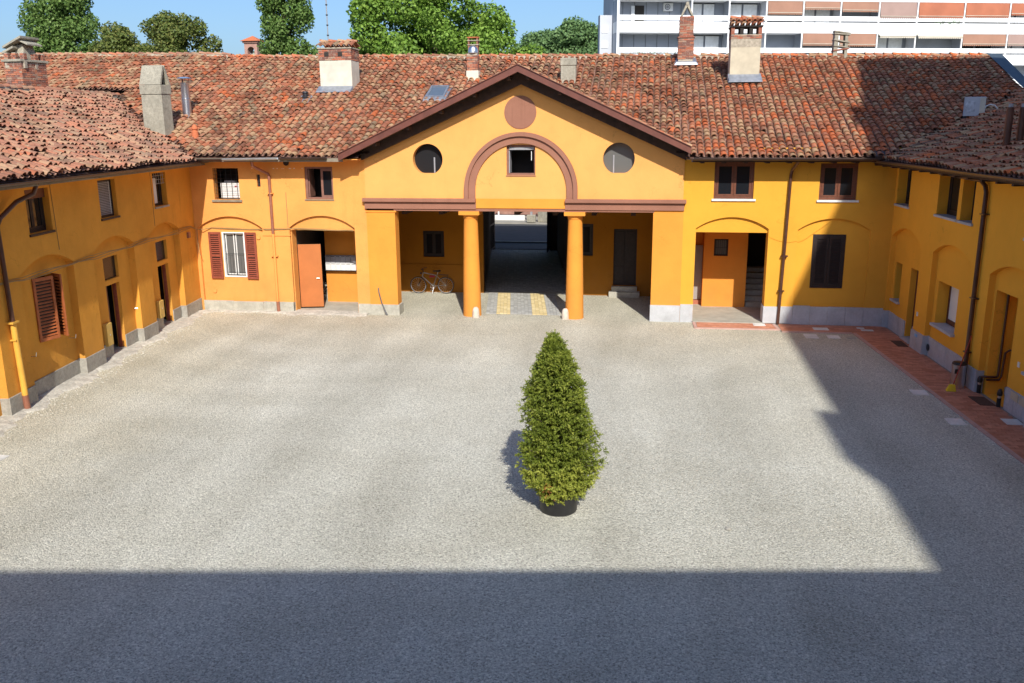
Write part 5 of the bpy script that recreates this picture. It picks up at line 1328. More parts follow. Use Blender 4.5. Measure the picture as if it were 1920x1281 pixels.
for k, (x, y) in enumerate(((8.93, 24.2), (9.25, 24.25))):
    f = thing('roof_flue', ['dark brown flue pipe on the right roof, the left one of a pair', 'dark brown flue pipe cut by the right frame edge, the right one of a pair'][k], 'flue', (x, y, 5.9), 'pair of dark flue pipes on the right roof')
    obj('flue_pipe', MB().lathe((x, y, 5.85), [(.085, 0), (.085, 1.12)], 16), M['pipe_d'], f, smooth=True)
    obj('flue_rim', MB().lathe((x, y, 6.97), [(.055, 0), (.055, .09)], 14), M['blind'], f, smooth=True)

# ================================================================== PAVING
def pavers(name, parent, cells, m, zt=.022, h=.02, nmax=0, seed=1, gap=.004, jz=.002):
    """cells: list of 4-corner quads (xy) ; the nearest nmax become parts"""
    rg = random.Random(seed); bt = Batch(); L_ = []
    for c in cells:
        cx = sum(p[0] for p in c) / 4; cy = sum(p[1] for p in c) / 4
        pr_ = proj((cx, cy, 0)); L_.append((pr_[2] if pr_ and -5 < pr_[0] < 1925 and pr_[1] < 1290 else 1e9, c, cx, cy))
    L_.sort(key=lambda t: t[0])
    for k, (dist, c, cx, cy) in enumerate(L_):
        z = zt + rg.uniform(-jz, jz); q = []
        for p in c:
            d = math.hypot(p[0] - cx, p[1] - cy); f = 1 - gap * 1.4 / max(d, .01); q.append((cx + (p[0] - cx) * f, cy + (p[1] - cy) * f))
        mb = MB().prism([(x, y, z - h) for x, y in q], [(x, y, z) for x, y in q]); r = rg.random()
        if k < nmax and dist < 1e8:
            mb.r = [r] * len(mb.v); obj(name, mb, m, parent)
        else: bt.add(np.array(mb.v), mb.f, r)
    if bt.n: obj(name + 's', bt.mb(), m, parent, kind='stuff')
def xin(y): return 6.78 + (29.0 - y) * .0752
def xout(y): return 7.96 + (30.1 - y) * .056
mb = MB(); mb.add([(4.5, 28.95, .009), (xin(28.95), 28.95, .009), (xin(-1.5), -1.5, .009), (xout(-1.5) + .3, -1.5, .009), (xout(30.1) + .3, 30.4, .009), (4.5, 30.4, .009)], [(0, 1, 4, 5), (1, 2, 3, 4)])
mb.quad((1.74, 29.18, .0091), (4.5, 29.18, .0091), (4.5, 30.2, .0091), (1.74, 30.2, .0091))
PT = struct('paved_path', mb, M['joint'])
cells = []; y = 30.06; k = 0
while y > 12:
    x0 = 4.56 if y > 29.02 else xin(y) + .09; x1 = xout(y) + .05
    x = x0 - (.12 if k % 2 else 0)
    while x < x1:
        a = max(x, x0); b = min(x + .25, x1)
        if b - a > .05: cells.append([(a, y - .12), (b, y - .12), (b, y), (a, y)])
        x += .25
    y -= .12; k += 1
for k in range(8):
    x = 1.86 - (.12 if k % 2 else 0); y = 30.05 - k * .1
    while x < 4.42:
        a = max(x, 1.86); b = min(x + .25, 4.42)
        if b - a > .05: cells.append([(a, y - .1), (b, y - .1), (b, y), (a, y)])
        x += .25
pavers('paver', PT, cells, M['pav_r'], nmax=295, seed=4)
def kerb(pts, w_=.10):
    for a, b in zip(pts, pts[1:]):
        a = Vector(a); b = Vector(b); n = max(1, int((b - a).length / .9)); d = (b - a) / n; s = Vector((-d.y, d.x, 0)).normalized() * w_ / 2
        for i in range(n):
            p = a + d * i + d * .004; q_ = a + d * (i + 1) - d * .004
            c = [p - s, q_ - s, q_ + s, p + s]
            obj('kerb_stone', MB().prism([(v.x, v.y, -.02) for v in c], [(v.x, v.y, .034) for v in c]), M['kerb_p'], PT)
kerb([(4.55, 28.93, 0), (6.75, 28.97, 0)]); kerb([(xin(28.95) + .03, 28.92, 0), (xin(10) + .03, 10, 0)])
kerb([(1.78, 30.0, 0), (1.80, 29.18, 0)]); kerb([(1.75, 29.15, 0), (4.55, 29.2, 0)]); kerb([(4.48, 29.28, 0), (4.42, 29.95, 0)])
# passage paving: grey and yellow strips
pc = {'g': [], 'y': []}
edges = [(-5.55, 'g'), (-5.17, 'y'), (-4.66, 'g'), (-3.86, 'y'), (-3.32, 'g'), (-2.86, None)]
yy = 30.62; k = 0
while yy < 47:
    sh = -.149 * (yy - 30.6)
    ed = edges if yy < 34.55 else [(-6.3 + .6, 'g'), (-2.72 + .55, None)]
    for (a, t), (b, _) in zip(ed, ed[1:]):
        n = max(1, round((b - a) / .13)); w_ = (b - a) / n
        for i in range(n):
            x = a + i * w_ + sh; pc[t].append([(x, yy), (x + w_, yy), (x + w_ - .0298, yy + .2), (x - .0298, yy + .2)])
    yy += .2; k += 1
PF = bpy.data.objects['passage_floor']
pavers('grey_paving_block', PF, pc['g'], M['pav_g'], zt=.024, seed=6, gap=.005); pavers('yellow_paving_block', PF, pc['y'], M['pav_y'], zt=.024, seed=7, gap=.005)
mb = MB(); mb.prism([(-6.1, 34.62, -.02), (-3.2, 34.62, -.02), (-3.23, 34.85, -.02), (-6.15, 34.85, -.02)], [(-6.1, 34.62, .03), (-3.2, 34.62, .03), (-3.23, 34.85, .03), (-6.15, 34.85, .03)])
struct('stone_threshold', mb, M['concrete'])

# white slabs set in the ground
SL = [((5.62, 6.1, 29.26, 29.62), 'white slab set in the paved path under the dark shuttered window', 'paved'), ((5.18, 5.58, 28.15, 28.68), 'white slab with a bright sunlit rim where shadow edge meets the right path', ''), ((5.88, 6.25, 28.22, 28.60), 'pale slab in the gravel, middle of the row below the dark shuttered window', ''),
      ((6.45, 6.72, 28.2, 28.5), 'dull grey slab nearly hidden by gravel at the path corner', ''), ((7.12, 7.50, 29.3, 29.5), 'white slab in the paved path at the inner right corner', ''), ((7.05, 7.28, 29.62, 29.78), 'narrow white slab behind the one at the inner right corner', ''),
      ((6.80, 7.17, 22.30, 22.72), 'white slab in shaded gravel beside the path, level with the bin', ''), ((6.96, 7.32, 20.04, 20.48), 'white slab in shaded gravel beside the path, nearest the viewer', ''),
      ((8.19, 8.55, 20.15, 20.56), 'pale blue-white slab on the path at the right frame edge', ''), ((8.52, 8.8, 19.7, 20.0), 'slab cut by the right frame edge at the wall foot', ''), ((3.74, 4.13, 29.66, 30.03), 'white slab in the sunlit red tiles of the small terrace', ''), ((-13.45, -12.93, 15.1, 15.5), 'white slab in gravel cut by the left frame edge', '')]
for (x0, x1, y0, y1), lab, _ in SL:
    zt = .034 if x0 > 7 or y0 > 29 else .02
    o = thing('inspection_cover', lab, 'stone slab', ((x0 + x1) / 2, (y0 + y1) / 2, 0))
    f = obj('cover', MB().box(x0 + .03, x1 - .03, y0 + .03, y1 - .03, -.03, zt), M['slabw'] if 'dull' not in lab else M['concrete'], o, bev=.006)
    mb = MB(); mb.box(x0, x1, y0, y0 + .025, -.03, zt - .003).box(x0, x1, y1 - .025, y1, -.03, zt - .003).box(x0, x0 + .025, y0 + .0251, y1 - .0251, -.03, zt - .003).box(x1 - .025, x1, y0 + .0251, y1 - .0251, -.03, zt - .003)
    obj('rim', mb, M['slabw'] if 'dull' not in lab else M['concrete'], o)
for c, lab in (([(7.72, 27.3), (8.02, 27.28), (8.0, 28.0), (7.68, 28.02)], 'dark brown doormat before the narrow brown door at right'), ([(8.10, 21.55), (8.46, 21.55), (8.42, 22.25), (8.05, 22.25)], 'dark brown doormat before the niche with drain pipes')):
    tag(obj('doormat', MB().prism([(x, y, .022) for x, y in c], [(x, y, .036) for x, y in c]), M['mat'], bev=.004), lab, 'doormat')

tag(obj('stone', MB().lathe((1.55, 14.0, -.005), [(.05, 0), (.06, .02), (.035, .04), (.01, .05)], 8), M['plinth_w']), 'small dark stone lying alone in the sunlit gravel right of the spruce', 'stone')
# guard stones
for x, y, lab in ((-5.80, 29.98, 'pale worn guard stone at the foot of the left column'), (-2.64, 30.10, 'pale worn guard stone at the foot of the right column')):
    tag(obj('guard_stone', MB().lathe((x, y, -.02), [(.13, 0), (.13, .1), (.12, .25), (.10, .34), (.06, .39), (.01, .4)], 14), M['slabw'] if 0 else plain('worn_pink_stone', (.58, .50, .42), .9, var=.15, scale=8), smooth=True), lab, 'guard stone')

# mailboxes
mbx = thing('mailbox_bank', 'bank of grey metal mailboxes in two rows on the inner wall beside the orange door', 'mailboxes', (-11.4, 32.0, 1.3))
for r in range(2):
    for c in range(6):
        x0 = -11.98 + c * .2; z0 = 1.28 + r * .285
        b = obj('mailbox', MB().box(x0 + .004, x0 + .196, 31.90, 32.04, z0, z0 + .28), M['steel'] if 0 else M['ac'] if r == 0 else M['blind'], mbx, bev=.004)  # light put into the colours: sunlit lower row pale, shaded upper row grey
        obj('slot', MB().box(x0 + .03, x0 + .17, 31.893, 31.90, z0 + .235, z0 + .25), M['black'], b)
obj('mailbox_ledge', MB().box(-12.0, -10.76, 31.88, 32.04, 1.255, 1.277), M['darksteel'], mbx)

# ================================================================== BICYCLE
BY = 34.22
bk = thing('bicycle', 'grey city bicycle with a small red bag, parked on its stand in the portico', 'bicycle', (-8.4, BY, 0))
wf = Vector((-8.97, BY, .345)); wr = Vector((-7.85, BY + .05, .345)); ax = Vector((.03, 1, 0.04))
for c in (wf, wr):
    wh = obj('wheel', MB().torus(c, ax, .308, .009, 32, 6), M['blind'], bk, smooth=True)
    obj('tyre', MB().torus(c, ax, .33, .016, 32, 8), M['rubber'], wh, smooth=True)
    mb = MB(); a_ = ax.normalized().orthogonal().normalized(); b_ = ax.normalized().cross(a_)
    for k in range(18):
        t = 2 * math.pi * k / 18; mb.tube([c, c + (a_ * math.cos(t) + b_ * math.sin(t)) * .30], .0028, 3, False)
    obj('spokes', mb, M['steel'], wh); obj('hub', MB().tube([c - ax * .04, c + ax * .04], .02, 8), M['steel'], wh)
bb = Vector((-8.36, BY + .02, .31)); st = Vector((-8.18, BY + .03, .80)); hd = Vector((-8.75, BY, .86)); hd2 = Vector((-8.80, BY, .70))
obj('frame', MB().tube([hd2, bb], .022).tube([hd, Vector((-8.22, BY + .03, .74))], .018).tube([bb, st], .018).tube([bb, wr], .012).tube([st - Vector((.02, 0, .08)), wr], .010).tube([hd, hd2], .024), plain('silver_frame', (.30, .29, .27), .4, .5), bk, smooth=True)
obj('fork', MB().tube([hd2, Vector((-8.84, BY, .60)), wf + Vector((0, .05, 0))], .013).tube([Vector((-8.84, BY, .60)), wf - Vector((0, .05, 0))], .013), M['darksteel'], bk)
obj('handlebar', MB().tube([hd, hd + Vector((-.02, 0, .14))], .014).tube([hd + Vector((.08, -.28, .16)), hd + Vector((-.05, -.15, .15)), hd + Vector((-.05, .15, .15)), hd + Vector((.08, .28, .16))], .012), M['darksteel'], bk)
sd = obj('saddle', MB().prism([(-8.35, BY + .0, .90), (-8.10, BY - .08, .90), (-8.04, BY + .03, .90), (-8.10, BY + .14, .90), (-8.35, BY + .06, .90)], [(-8.36, BY + .0, .94), (-8.10, BY - .09, .96), (-8.03, BY + .03, .97), (-8.10, BY + .15, .96), (-8.36, BY + .06, .94)]), M['black'], bk, bev=.012)
obj('seat_post', MB().tube([st, Vector((-8.15, BY + .03, .9))], .012), M['steel'], sd)
obj('crank', MB().torus(bb + Vector((0, -.04, 0)), ax, .09, .008, 18, 4).tube([bb + Vector((0, -.05, 0)), bb + Vector((-.06, -.06, -.16))], .01).tube([bb + Vector((-.11, -.06, -.16)), bb + Vector((-.01, -.10, -.16))], .015).tube([bb + Vector((0, .07, 0)), bb + Vector((.06, .08, .16))], .01), M['steel'], bk)
def fender(c, a0, a1):
    pts = [c + Vector((math.cos(t), 0, math.sin(t))) * .375 for t in np.linspace(a0, a1, 10)]
    mb = MB()
    for p, q_ in zip(pts, pts[1:]): mb.quad(p + Vector((0, -.03, 0)), q_ + Vector((0, -.03, 0)), q_ + Vector((0, .03, 0)), p + Vector((0, .03, 0)))
    return mb
obj('mudguard', fender(wr, .2, 2.3), M['darksteel'], bk); obj('mudguard', fender(wf, 1.0, 2.6), M['darksteel'], bk)
obj('luggage_rack', MB().tube([st + Vector((.03, -.05, -.02)), wr + Vector((.12, -.05, .42))], .007).tube([st + Vector((.03, .05, -.02)), wr + Vector((.12, .05, .42))], .007).tube([wr + Vector((.1, -.05, .42)), wr + Vector((.02, -.05, 0))], .007).tube([wr + Vector((.12, -.05, .42)), wr + Vector((.12, .05, .42))], .007), M['darksteel'], bk)
obj('kickstand', MB().tube([bb + Vector((.03, -.02, -.04)), bb + Vector((-.02, -.16, -.30))], .011), M['steel'], bk)
obj('red_bag', MB().prism([(-8.52, BY - .02, .66), (-8.30, BY - .02, .67), (-8.30, BY + .06, .67), (-8.52, BY + .06, .66)], [(-8.50, BY - .02, .74), (-8.28, BY - .02, .75), (-8.28, BY + .06, .75), (-8.50, BY + .06, .74)]), M['red'], bk, bev=.02)
obj('front_lamp', MB().lathe((hd.x - .10, BY, .79), [(.02, 0), (.035, .02), (.035, .06), (.02, .08)], 10), M['darksteel'], bk)

# ================================================================== BIN AND BROOM
bn = thing('waste_bin', 'cylindrical stainless steel bin standing against the right wall below the downpipe', 'bin', (8.05, 23.05, 0))
obj('bin_body', MB().lathe((8.05, 23.05, .024), [(.16, 0), (.165, .02), (.165, .60), (.17, .61)], 28), M['steel'], bn, smooth=True)
obj('bin_rim', MB().lathe((8.05, 23.05, .635), [(.172, 0), (.176, .02), (.16, .05), (.15, .055)], 28), M['black'], bn, smooth=True)
obj('bin_opening', MB().box(7.90, 7.99, 22.885, 22.90, .42, .54), M['black'], bn, bev=.02)
br = thing('broom', 'broom with red handle and yellow bristle head leaning against the steel bin', 'broom', (7.86, 22.75, 0))
obj('handle', MB().tube([(7.84, 22.72, .17), (8.22, 22.95, 1.40)], .013, 8), M['broomred'], br, smooth=True)
obj('bristles', MB().prism([(7.66, 22.62, .022), (7.90, 22.62, .022), (7.92, 22.78, .022), (7.68, 22.78, .022)], [(7.74, 22.67, .19), (7.88, 22.67, .19), (7.88, 22.75, .19), (7.75, 22.75, .19)]), M['yellow'], br, bev=.015)

# ================================================================== FOLIAGE
def leaves(name, parent, C_, size, m, asp=.6, up=.25, seed=1, nrm=None):
    rs = np.random.RandomState(seed); n = len(C_)
    d = rs.normal(size=(n, 3)); d /= np.linalg.norm(d, axis=1)[:, None]
    if nrm is not None: d = d * .75 + nrm
    d[:, 2] += up; d /= np.linalg.norm(d, axis=1)[:, None]
    r = rs.normal(size=(n, 3)); a = np.cross(d, r); a /= np.linalg.norm(a, axis=1)[:, None]; b = np.cross(d, a)
    s = (size * rs.uniform(.6, 1.3, n))[:, None]
    cen = np.array(C_)
    V = np.stack([cen - a * s * .5, cen - b * s * asp * .5 + d * s * .06, cen + a * s * .5, cen + b * s * asp * .5 + d * s * .06], axis=1).reshape(-1, 3)
    me = bpy.data.meshes.new(name); me.vertices.add(n * 4); me.vertices.foreach_set('co', V.ravel())
    me.loops.add(n * 4); me.loops.foreach_set('vertex_index', np.arange(n * 4, dtype=np.int32))
    me.polygons.add(n); me.polygons.foreach_set('loop_start', np.arange(n, dtype=np.int32) * 4)
    me.update(calc_edges=True); me.materials.append(m)
    at = me.attributes.new('rnd', 'FLOAT', 'POINT'); at.data.foreach_set('value', np.repeat(rs.uniform(0, 1, n), 4).astype(np.float32))
    o = bpy.data.objects.new(name, me); link(o, parent); return o
def clump_pts(clumps, dens, seed, shell=.62):
    rs = np.random.RandomState(seed); out = []; nr = []
    for (c, r) in clumps:
        k = max(8, int(dens * r[0] * r[2]))
        d = rs.normal(size=(k, 3)); d /= np.linalg.norm(d, axis=1)[:, None]
        q = shell + (1 - shell) * rs.uniform(0, 1, k) ** .6
        out.append(np.array(c) + d * np.array(r) * (q * rs.uniform(.85, 1.12, k))[:, None]); nr.append(d)
    return np.concatenate(out), np.concatenate(nr)
def tree(name, label, cat, base, h, crown, m, dens, leafs, seed, trunk_r=.3, asp=.6, group=None, nlimb=7):
    """crown: function(rng) -> list of clumps (centre, radii)"""
    t = thing(name, label, cat, base, group); rg = random.Random(seed)
    cl = crown(rg); P, nr = clump_pts(cl, dens, seed)
    leaves('crown', t, P, leafs, m, asp, .2, seed, nr * .6)
    b = Vector(base)
    tk = obj('trunk', MB().tube([b, b + Vector((.1, 0, h * .3)), b + Vector((-.05, .1, h * .6)), b + Vector((.05, 0, h * .93))], [trunk_r, trunk_r * .8, trunk_r * .5, trunk_r * .1], 10), M['bark'], t, smooth=True)
    for k in range(nlimb):
        c = rg.choice(cl)[0]; z0 = min(h * .8, max(h * .2, (c[2] - b.z) * .65)); p0 = b + Vector((0, 0, z0))
        obj('limb', MB().tube([p0, (p0 + Vector(c)) * .5 + Vector((0, 0, -.3)), Vector(c)], [trunk_r * .35, trunk_r * .22, .03], 6), M['bark'], t)
    return t
def ell_crown(cx, cy, cz, rx, rz, n, r0, r1, shape=lambda f: 1.0, flat=.8):
    def f(rg):
        L_ = []
        for k in range(n):
            u = rg.uniform(-1, 1); th = rg.uniform(0, 2 * math.pi); q = rg.uniform(.55, 1) if k > n * .15 else rg.uniform(0, .5)
            s = math.sqrt(1 - u * u) * shape(u) * q; r = rg.uniform(r0, r1)
            L_.append(((cx + rx * s * math.cos(th), cy + rx * s * math.sin(th) * flat, cz + rz * u * (.85 + .15 * q)), (r, r, r * .8)))
        return L_
    return f
tree('maple_tree', 'big bright green broadleaf tree behind the roofs, left of the gable peak', 'tree', (-15.4, 66, 0), 19, ell_crown(-15.9, 66, 12.4, 5.4, 6.8, 150, .8, 1.5), M['lf_maple'], 520, .235, 61, .45, .8)
tree('maple_tree', 'small low green tree at the right foot of the big bright tree', 'tree', (-9.2, 67, 0), 12, ell_crown(-8.9, 67, 9.6, 1.5, 2.4, 22, .6, 1.0), M['lf_maple'], 340, .28, 62, .2, .8)
pop = lambda u: (1 - .35 * u)
tree('poplar_tree', 'tall dark green poplar at far left behind the barn roof', 'tree', (-53.8, 79, 0), 27, ell_crown(-53.8, 79, 14.5, 3.2, 9.5, 170, .7, 1.4, pop), M['lf_poplar'], 420, .26, 63, .5, .7)
tree('poplar_tree', 'narrow tall poplar with gaps in its crown, between the bell tower and the mast', 'tree', (-31.0, 76, 0), 26, ell_crown(-30.7, 76, 13.8, 2.05, 8.5, 190, .6, 1.1, lambda u: 1 - .1 * u), M['lf_poplar'], 400, .25, 64, .4, .7)
for i, (x, y, z, rx, rz, lab) in enumerate(((-45.7, 75, 10.9, 2.7, 3.9, 'brownish green round tree just right of the far left poplar'), (-42.6, 76, 10.9, 2.7, 3.9, 'low brownish green tree in the dip between two rounder trees at left'), (-38.9, 72, 10.4, 3.9, 4.9, 'broad dark green tree, tallest of the round trees at left'), (-49.0, 76, 9.4, 2.4, 3.4, 'low green bush-like tree below the far left poplar'))):
    tree('broadleaf_tree', lab, 'tree', (x, y, 0), z + rz * .9, ell_crown(x, y, z, rx, rz, 80, .7, 1.2), M['lf_dark'] if i != 3 else M['lf_poplar'], 460, .24, 70 + i, .25, .7, 'round trees behind the left roofs')
for i, (x, y, h_, r_) in enumerate(((-29.5, 170, 17.0, 4.6), (-22.0, 160, 18.6, 4.6), (-17.4, 158, 21.2, 4.2), (-12.0, 157, 22.4, 4.4), (-7.0, 160, 21.6, 4.2), (-3.5, 158, 21.0, 3.6), (-66, 150, 17.5, 5), (-60, 150, 16.2, 4), (-55, 145, 15.5, 4))):
    tree('distant_tree', ['hazy tree, faintest at the left of the far tree line', 'lower hazy tree starting the far tree line left of the apartment block', 'rounded hazy tree, second peak of the far tree line', 'tallest hazy tree in the far tree line by the apartment block', 'hazy tree left of the apartment block edge', 'hazy tree half hidden by the apartment block edge', 'far hazy tree at the left of the bell tower', 'low far tree left of the bell tower', 'low far bush nearest the bell tower'][i], 'tree', (x, y, 0), h_, ell_crown(x, y, h_ - r_ * 1.15, r_ * 1.25, r_ * 1.2, 70, 1.2, 2.2), M['lf_far'], 150, .45, 80 + i, .3, .8, 'far tree line', 3)
# potted spruce in the yard
tx, ty = -1.36, 14.42
sp = thing('potted_spruce', 'bushy conical spruce growing in a black plastic pot in the middle of the gravel yard', 'potted tree', (tx, ty, 0))
pot = obj('pot', MB().lathe((tx, ty, 0), [(.315, 0), (.33, .02), (.345, .30), (.355, .42), (.375, .43), (.375, .49), (.35, .49), (.34, .44)], 36), M['black'], sp, smooth=True)
obj('soil', MB().lathe((tx, ty, .38), [(.30, 0), (.30, .02), (.05, .05)], 24), M['earth'], sp)
obj('trunk', MB().tube([(tx, ty, .3), (tx - .02, ty, 1.5), (tx - .08, ty, 2.6), (tx - .15, ty, 3.2)], [.06, .05, .025, .006], 8), M['bark'], sp, smooth=True)
def prof(z):
    return float(np.interp(z, [.30, .5, .75, 1.0, 1.4, 1.8, 2.2, 2.5, 2.75, 2.98, 3.17], [.27, .48, .545, .545, .52, .48, .41, .32, .22, .12, .015]))
rs = np.random.RandomState(5); cenL = []; bl = MB(); V = []; R_ = []
br_mb = MB()
nb = 0
for k in range(1050):
    z = .32 + 2.83 * (1 - rs.uniform() ** .85) if k > 60 else rs.uniform(.3, .8)
    th = rs.uniform(0, 2 * math.pi)
    r = prof(z) * (1 + .13 * math.sin(3 * th + z * 2.3) + .10 * math.sin(5 * th - z * 4) + rs.normal() * .085) * (1 + .06 * max(0, math.cos(th - .2)) * (z > 1.0))
    if z < .7 and math.sin(th) > .2: r *= .7
    ax_ = np.array([tx - .05 * max(0, z - 1.2) , ty, max(.45, z - .12 - r * .10)])
    end = np.array([tx - .05 * max(0, z - 1.2) + r * math.cos(th), ty + r * math.sin(th), z + r * .02 + rs.normal() * .03])
    mid = (ax_ * .4 + end * .6) + np.array([0, 0, -.04])
    if k % 3 == 0: br_mb.tube([ax_, mid, end], [.010, .007, .003], 4, False)
    d = end - mid; d /= np.linalg.norm(d) + 1e-6; side = np.cross(d, rs.normal(size=3) * .75 + np.array([0, 0, .8])); side /= np.linalg.norm(side) + 1e-6
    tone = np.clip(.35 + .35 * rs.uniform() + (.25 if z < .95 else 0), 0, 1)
    for q in np.linspace(.30, 1.0, 6):
        p = ax_ * (1 - q) + end * q + np.array([0, 0, -.04 * math.sin(math.pi * q)])
        for sgn in (-1, 1, 0):
            if sgn == 0 and q < .9: continue
            tl = (.17 - .07 * q) * rs.uniform(.7, 1.2) * (1 if z > .5 else .9)
            dd = d * .75 + side * sgn * .8 + np.array([0, 0, rs.uniform(-.62, .15)]); dd /= np.linalg.norm(dd)
            for nq in range(5):
                f = (nq + .6) / 5; base = p + dd * tl * f
                for s2 in (-1, 1):
                    n1 = np.cross(dd, rs.normal(size=3)); n1 /= np.linalg.norm(n1) + 1e-6
                    nd = dd * .7 + n1 * .8; nd /= np.linalg.norm(nd); wv = np.cross(nd, rs.normal(size=3)); wv /= np.linalg.norm(wv) + 1e-6
                    L1 = .038 * rs.uniform(.7, 1.25); wd = .0085
                    V += [base - wv * wd, base + wv * wd, base + nd * L1 + wv * wd * .4, base + nd * L1 - wv * wd * .4]
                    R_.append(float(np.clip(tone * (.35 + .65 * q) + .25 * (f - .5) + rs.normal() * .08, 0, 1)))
V = np.array(V); n = len(V) // 4
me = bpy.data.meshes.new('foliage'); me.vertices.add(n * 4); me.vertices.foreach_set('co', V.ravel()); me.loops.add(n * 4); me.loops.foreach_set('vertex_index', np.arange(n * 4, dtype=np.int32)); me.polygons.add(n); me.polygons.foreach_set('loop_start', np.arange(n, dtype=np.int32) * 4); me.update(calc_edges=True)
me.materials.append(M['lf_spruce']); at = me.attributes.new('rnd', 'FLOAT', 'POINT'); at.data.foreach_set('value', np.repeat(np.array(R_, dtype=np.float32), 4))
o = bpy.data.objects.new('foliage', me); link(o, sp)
obj('branches', br_mb, M['bark'], sp)
# a withered patch low on the front
dp_ = [np.array([tx - .12, ty - .60, .62]) + rs.normal(size=3) * np.array([.06, .03, .06]) for _ in range(60)]
leaves('withered_twigs', sp, dp_, .05, leaf('withered_needles', (.35, .12, .03), (.42, .17, .05), (.5, .25, .08)), .3, 0, 3)

# ================================================================== BACKGROUND BUILDINGS
AP0 = Vector((-3.06, 88.4, 0)); APu = (Vector((36.91, 99.49, 0)) - Vector((-3.08, 88.48, 0))).normalized(); APn = Vector((APu.y, -APu.x, 0))
FA = Frame(AP0, APu, APn)
ap = thing('apartment_block', 'long white apartment block with balconies and orange-brown awnings behind the right roofs', 'building', tuple(FA.p(20, 0)))
cols_px = [1157, 1297, 1367, 1437, 1506, 1576, 1648, 1720, 1808, 1893, 1975]
def uapt(px):
    d = FW + RT * (px - 960) / 1650 + DN * (30 - 640.5) / 1650
    nn = APn; t = (AP0 - CAMP).dot(nn) / d.dot(nn); return (CAMP + d * t - AP0).dot(APu)
us = [uapt(p) for p in cols_px]
U1 = us[-1] + 4
LV = [10.01, 12.94, 15.87, 18.80]     # balcony floor levels
obj('back_wall', MB().fbox(FA, 0, U1, 0, 22.5, 1.6, 1.75), M['grey_pan'], ap)
obj('side_wall', MB().fbox(FA, 0.002, .25, 0, 22.5, .0, 6), M['grey_side'], ap)
obj('side_wing', MB().fbox(FA, -1.25, -.003, 0, 16.75, 1.8, 2.6), M['grey_side'], ap)
for z in (9.3, 12.2, 13.75, 15.15):
    obj('side_window', MB().fbox(FA, -1.10, -.45, z + .0, z + .62, 1.74, 1.80), M['white'], ap)
for lv in LV:
    b = obj('balcony', MB().fbox(FA, -.02, U1, lv - .85, lv + .14, -.03, 1.6), M['whitebright'], ap)
    obj('balcony_rail', MB().fbox(FA, -.02, U1, lv + .27, lv + .72, -.02, .03), M['whitebright'], b)
for k, u in enumerate(us[:-1]):
    for lv in LV[:-1]:
        obj('pillar', MB().fbox(FA, u - .06 if k else u, u + .07 if k else u + .10, lv + .142, lv + 2.078, -.035, .12), M['whitebright'], ap)
        if k: obj('party_wall', MB().fbox(FA, u - .04, u + .04, lv + .142, lv + 2.078, .13, 1.6), M['grey_side'] if k % 2 else M['grey_pan'], ap)
def apt_win(u0, u1, lv, curtain=True, dark=False):
    w_ = obj('window', MB().fbox(FA, u0, u1, lv + .2, lv + 2.0, 1.52, 1.6), M['dark_in'] if 1 else M['blind'], ap)
    n = 2
    for i in range(n):
        a = u0 + (u1 - u0) * i / n + .10; b = u0 + (u1 - u0) * (i + 1) / n - .10
        obj('pane', MB().fbox(FA, a, b, lv + .25, lv + 1.92, 1.49, 1.515), M['curtain'] if curtain else M['glass'], w_)
        obj('frame', MB().fbox(FA, a - .07, a - .01, lv + .22, lv + 1.96, 1.46, 1.52), M['grey_pan'], w_); obj('frame', MB().fbox(FA, b + .01, b + .07, lv + .22, lv + 1.96, 1.46, 1.52), M['grey_pan'], w_)
def awning(u0, u1, lv, drop, m_, out=.1):
    zt = lv + 2.07; drop *= .86
    a = [FA.p(u0, zt, .02), FA.p(u1, zt, .02), FA.p(u1, zt - drop, -out), FA.p(u0, zt - drop, -out)]
    aw = obj('awning', MB().prism(a, [p + FA.N * .02 for p in a]), M[m_], ap)
    mb = MB(); n = int((u1 - u0) / .22); w_ = (u1 - u0) / n
    for i in range(n):
        x = u0 + i * w_; P = [FA.p(x, zt - drop, -out - .01), FA.p(x + w_, zt - drop, -out - .01), FA.p(x + w_ * .95, zt - drop - .12, -out - .01), FA.p(x + w_ * .5, zt - drop - .19, -out - .01), FA.p(x + w_ * .05, zt - drop - .12, -out - .01)]
        mb.add(P, [(0, 1, 2, 3, 4)])
    obj('valance', mb, M[m_], aw); obj('awning_bar', MB().fbox(FA, u0, u1, zt - drop - .0, zt - drop + .04, -out - .05, -out - .02), M['cream'], aw)
lo, hi = LV[1], LV[2]
for u0, u1, lv, c in ((us[1] + .3, us[2] - .3, lo, 1), (us[2] + .3, us[3] - .3, lo, 1), (us[1] + .3, us[2] - .9, hi, 1), (us[2] + .3, us[3] - .3, hi, 1), (us[6] + .3, us[7] - .4, lo, 1), (us[4] + .3, us[5] - .3, hi, 1), (us[5] + .4, us[6] - .4, lo, 0), (us[8] + .5, us[9] - .5, lo, 0), (us[9] + .3, us[9] + 3, lo, 1), (us[9] + .3, us[9] + 3, hi, 1)): apt_win(u0, u1, lv, c)
for u in np.arange(.9, us[1], 1.15):
    for lv in (lo, hi): obj('panel_joint', MB().fbox(FA, u, u + .03, lv + .15, lv + 2.07, 1.57, 1.6), M['darksteel'], ap)
obj('doorway', MB().fbox(FA, 2.05, 3.0, hi + .15, hi + 1.75, 1.55, 1.6), M['dark_in'], ap); obj('open_sash', MB().fbox(FA, 1.7, 2.03, hi + .15, hi + 1.7, 1.40, 1.45), M['curtain'], ap)
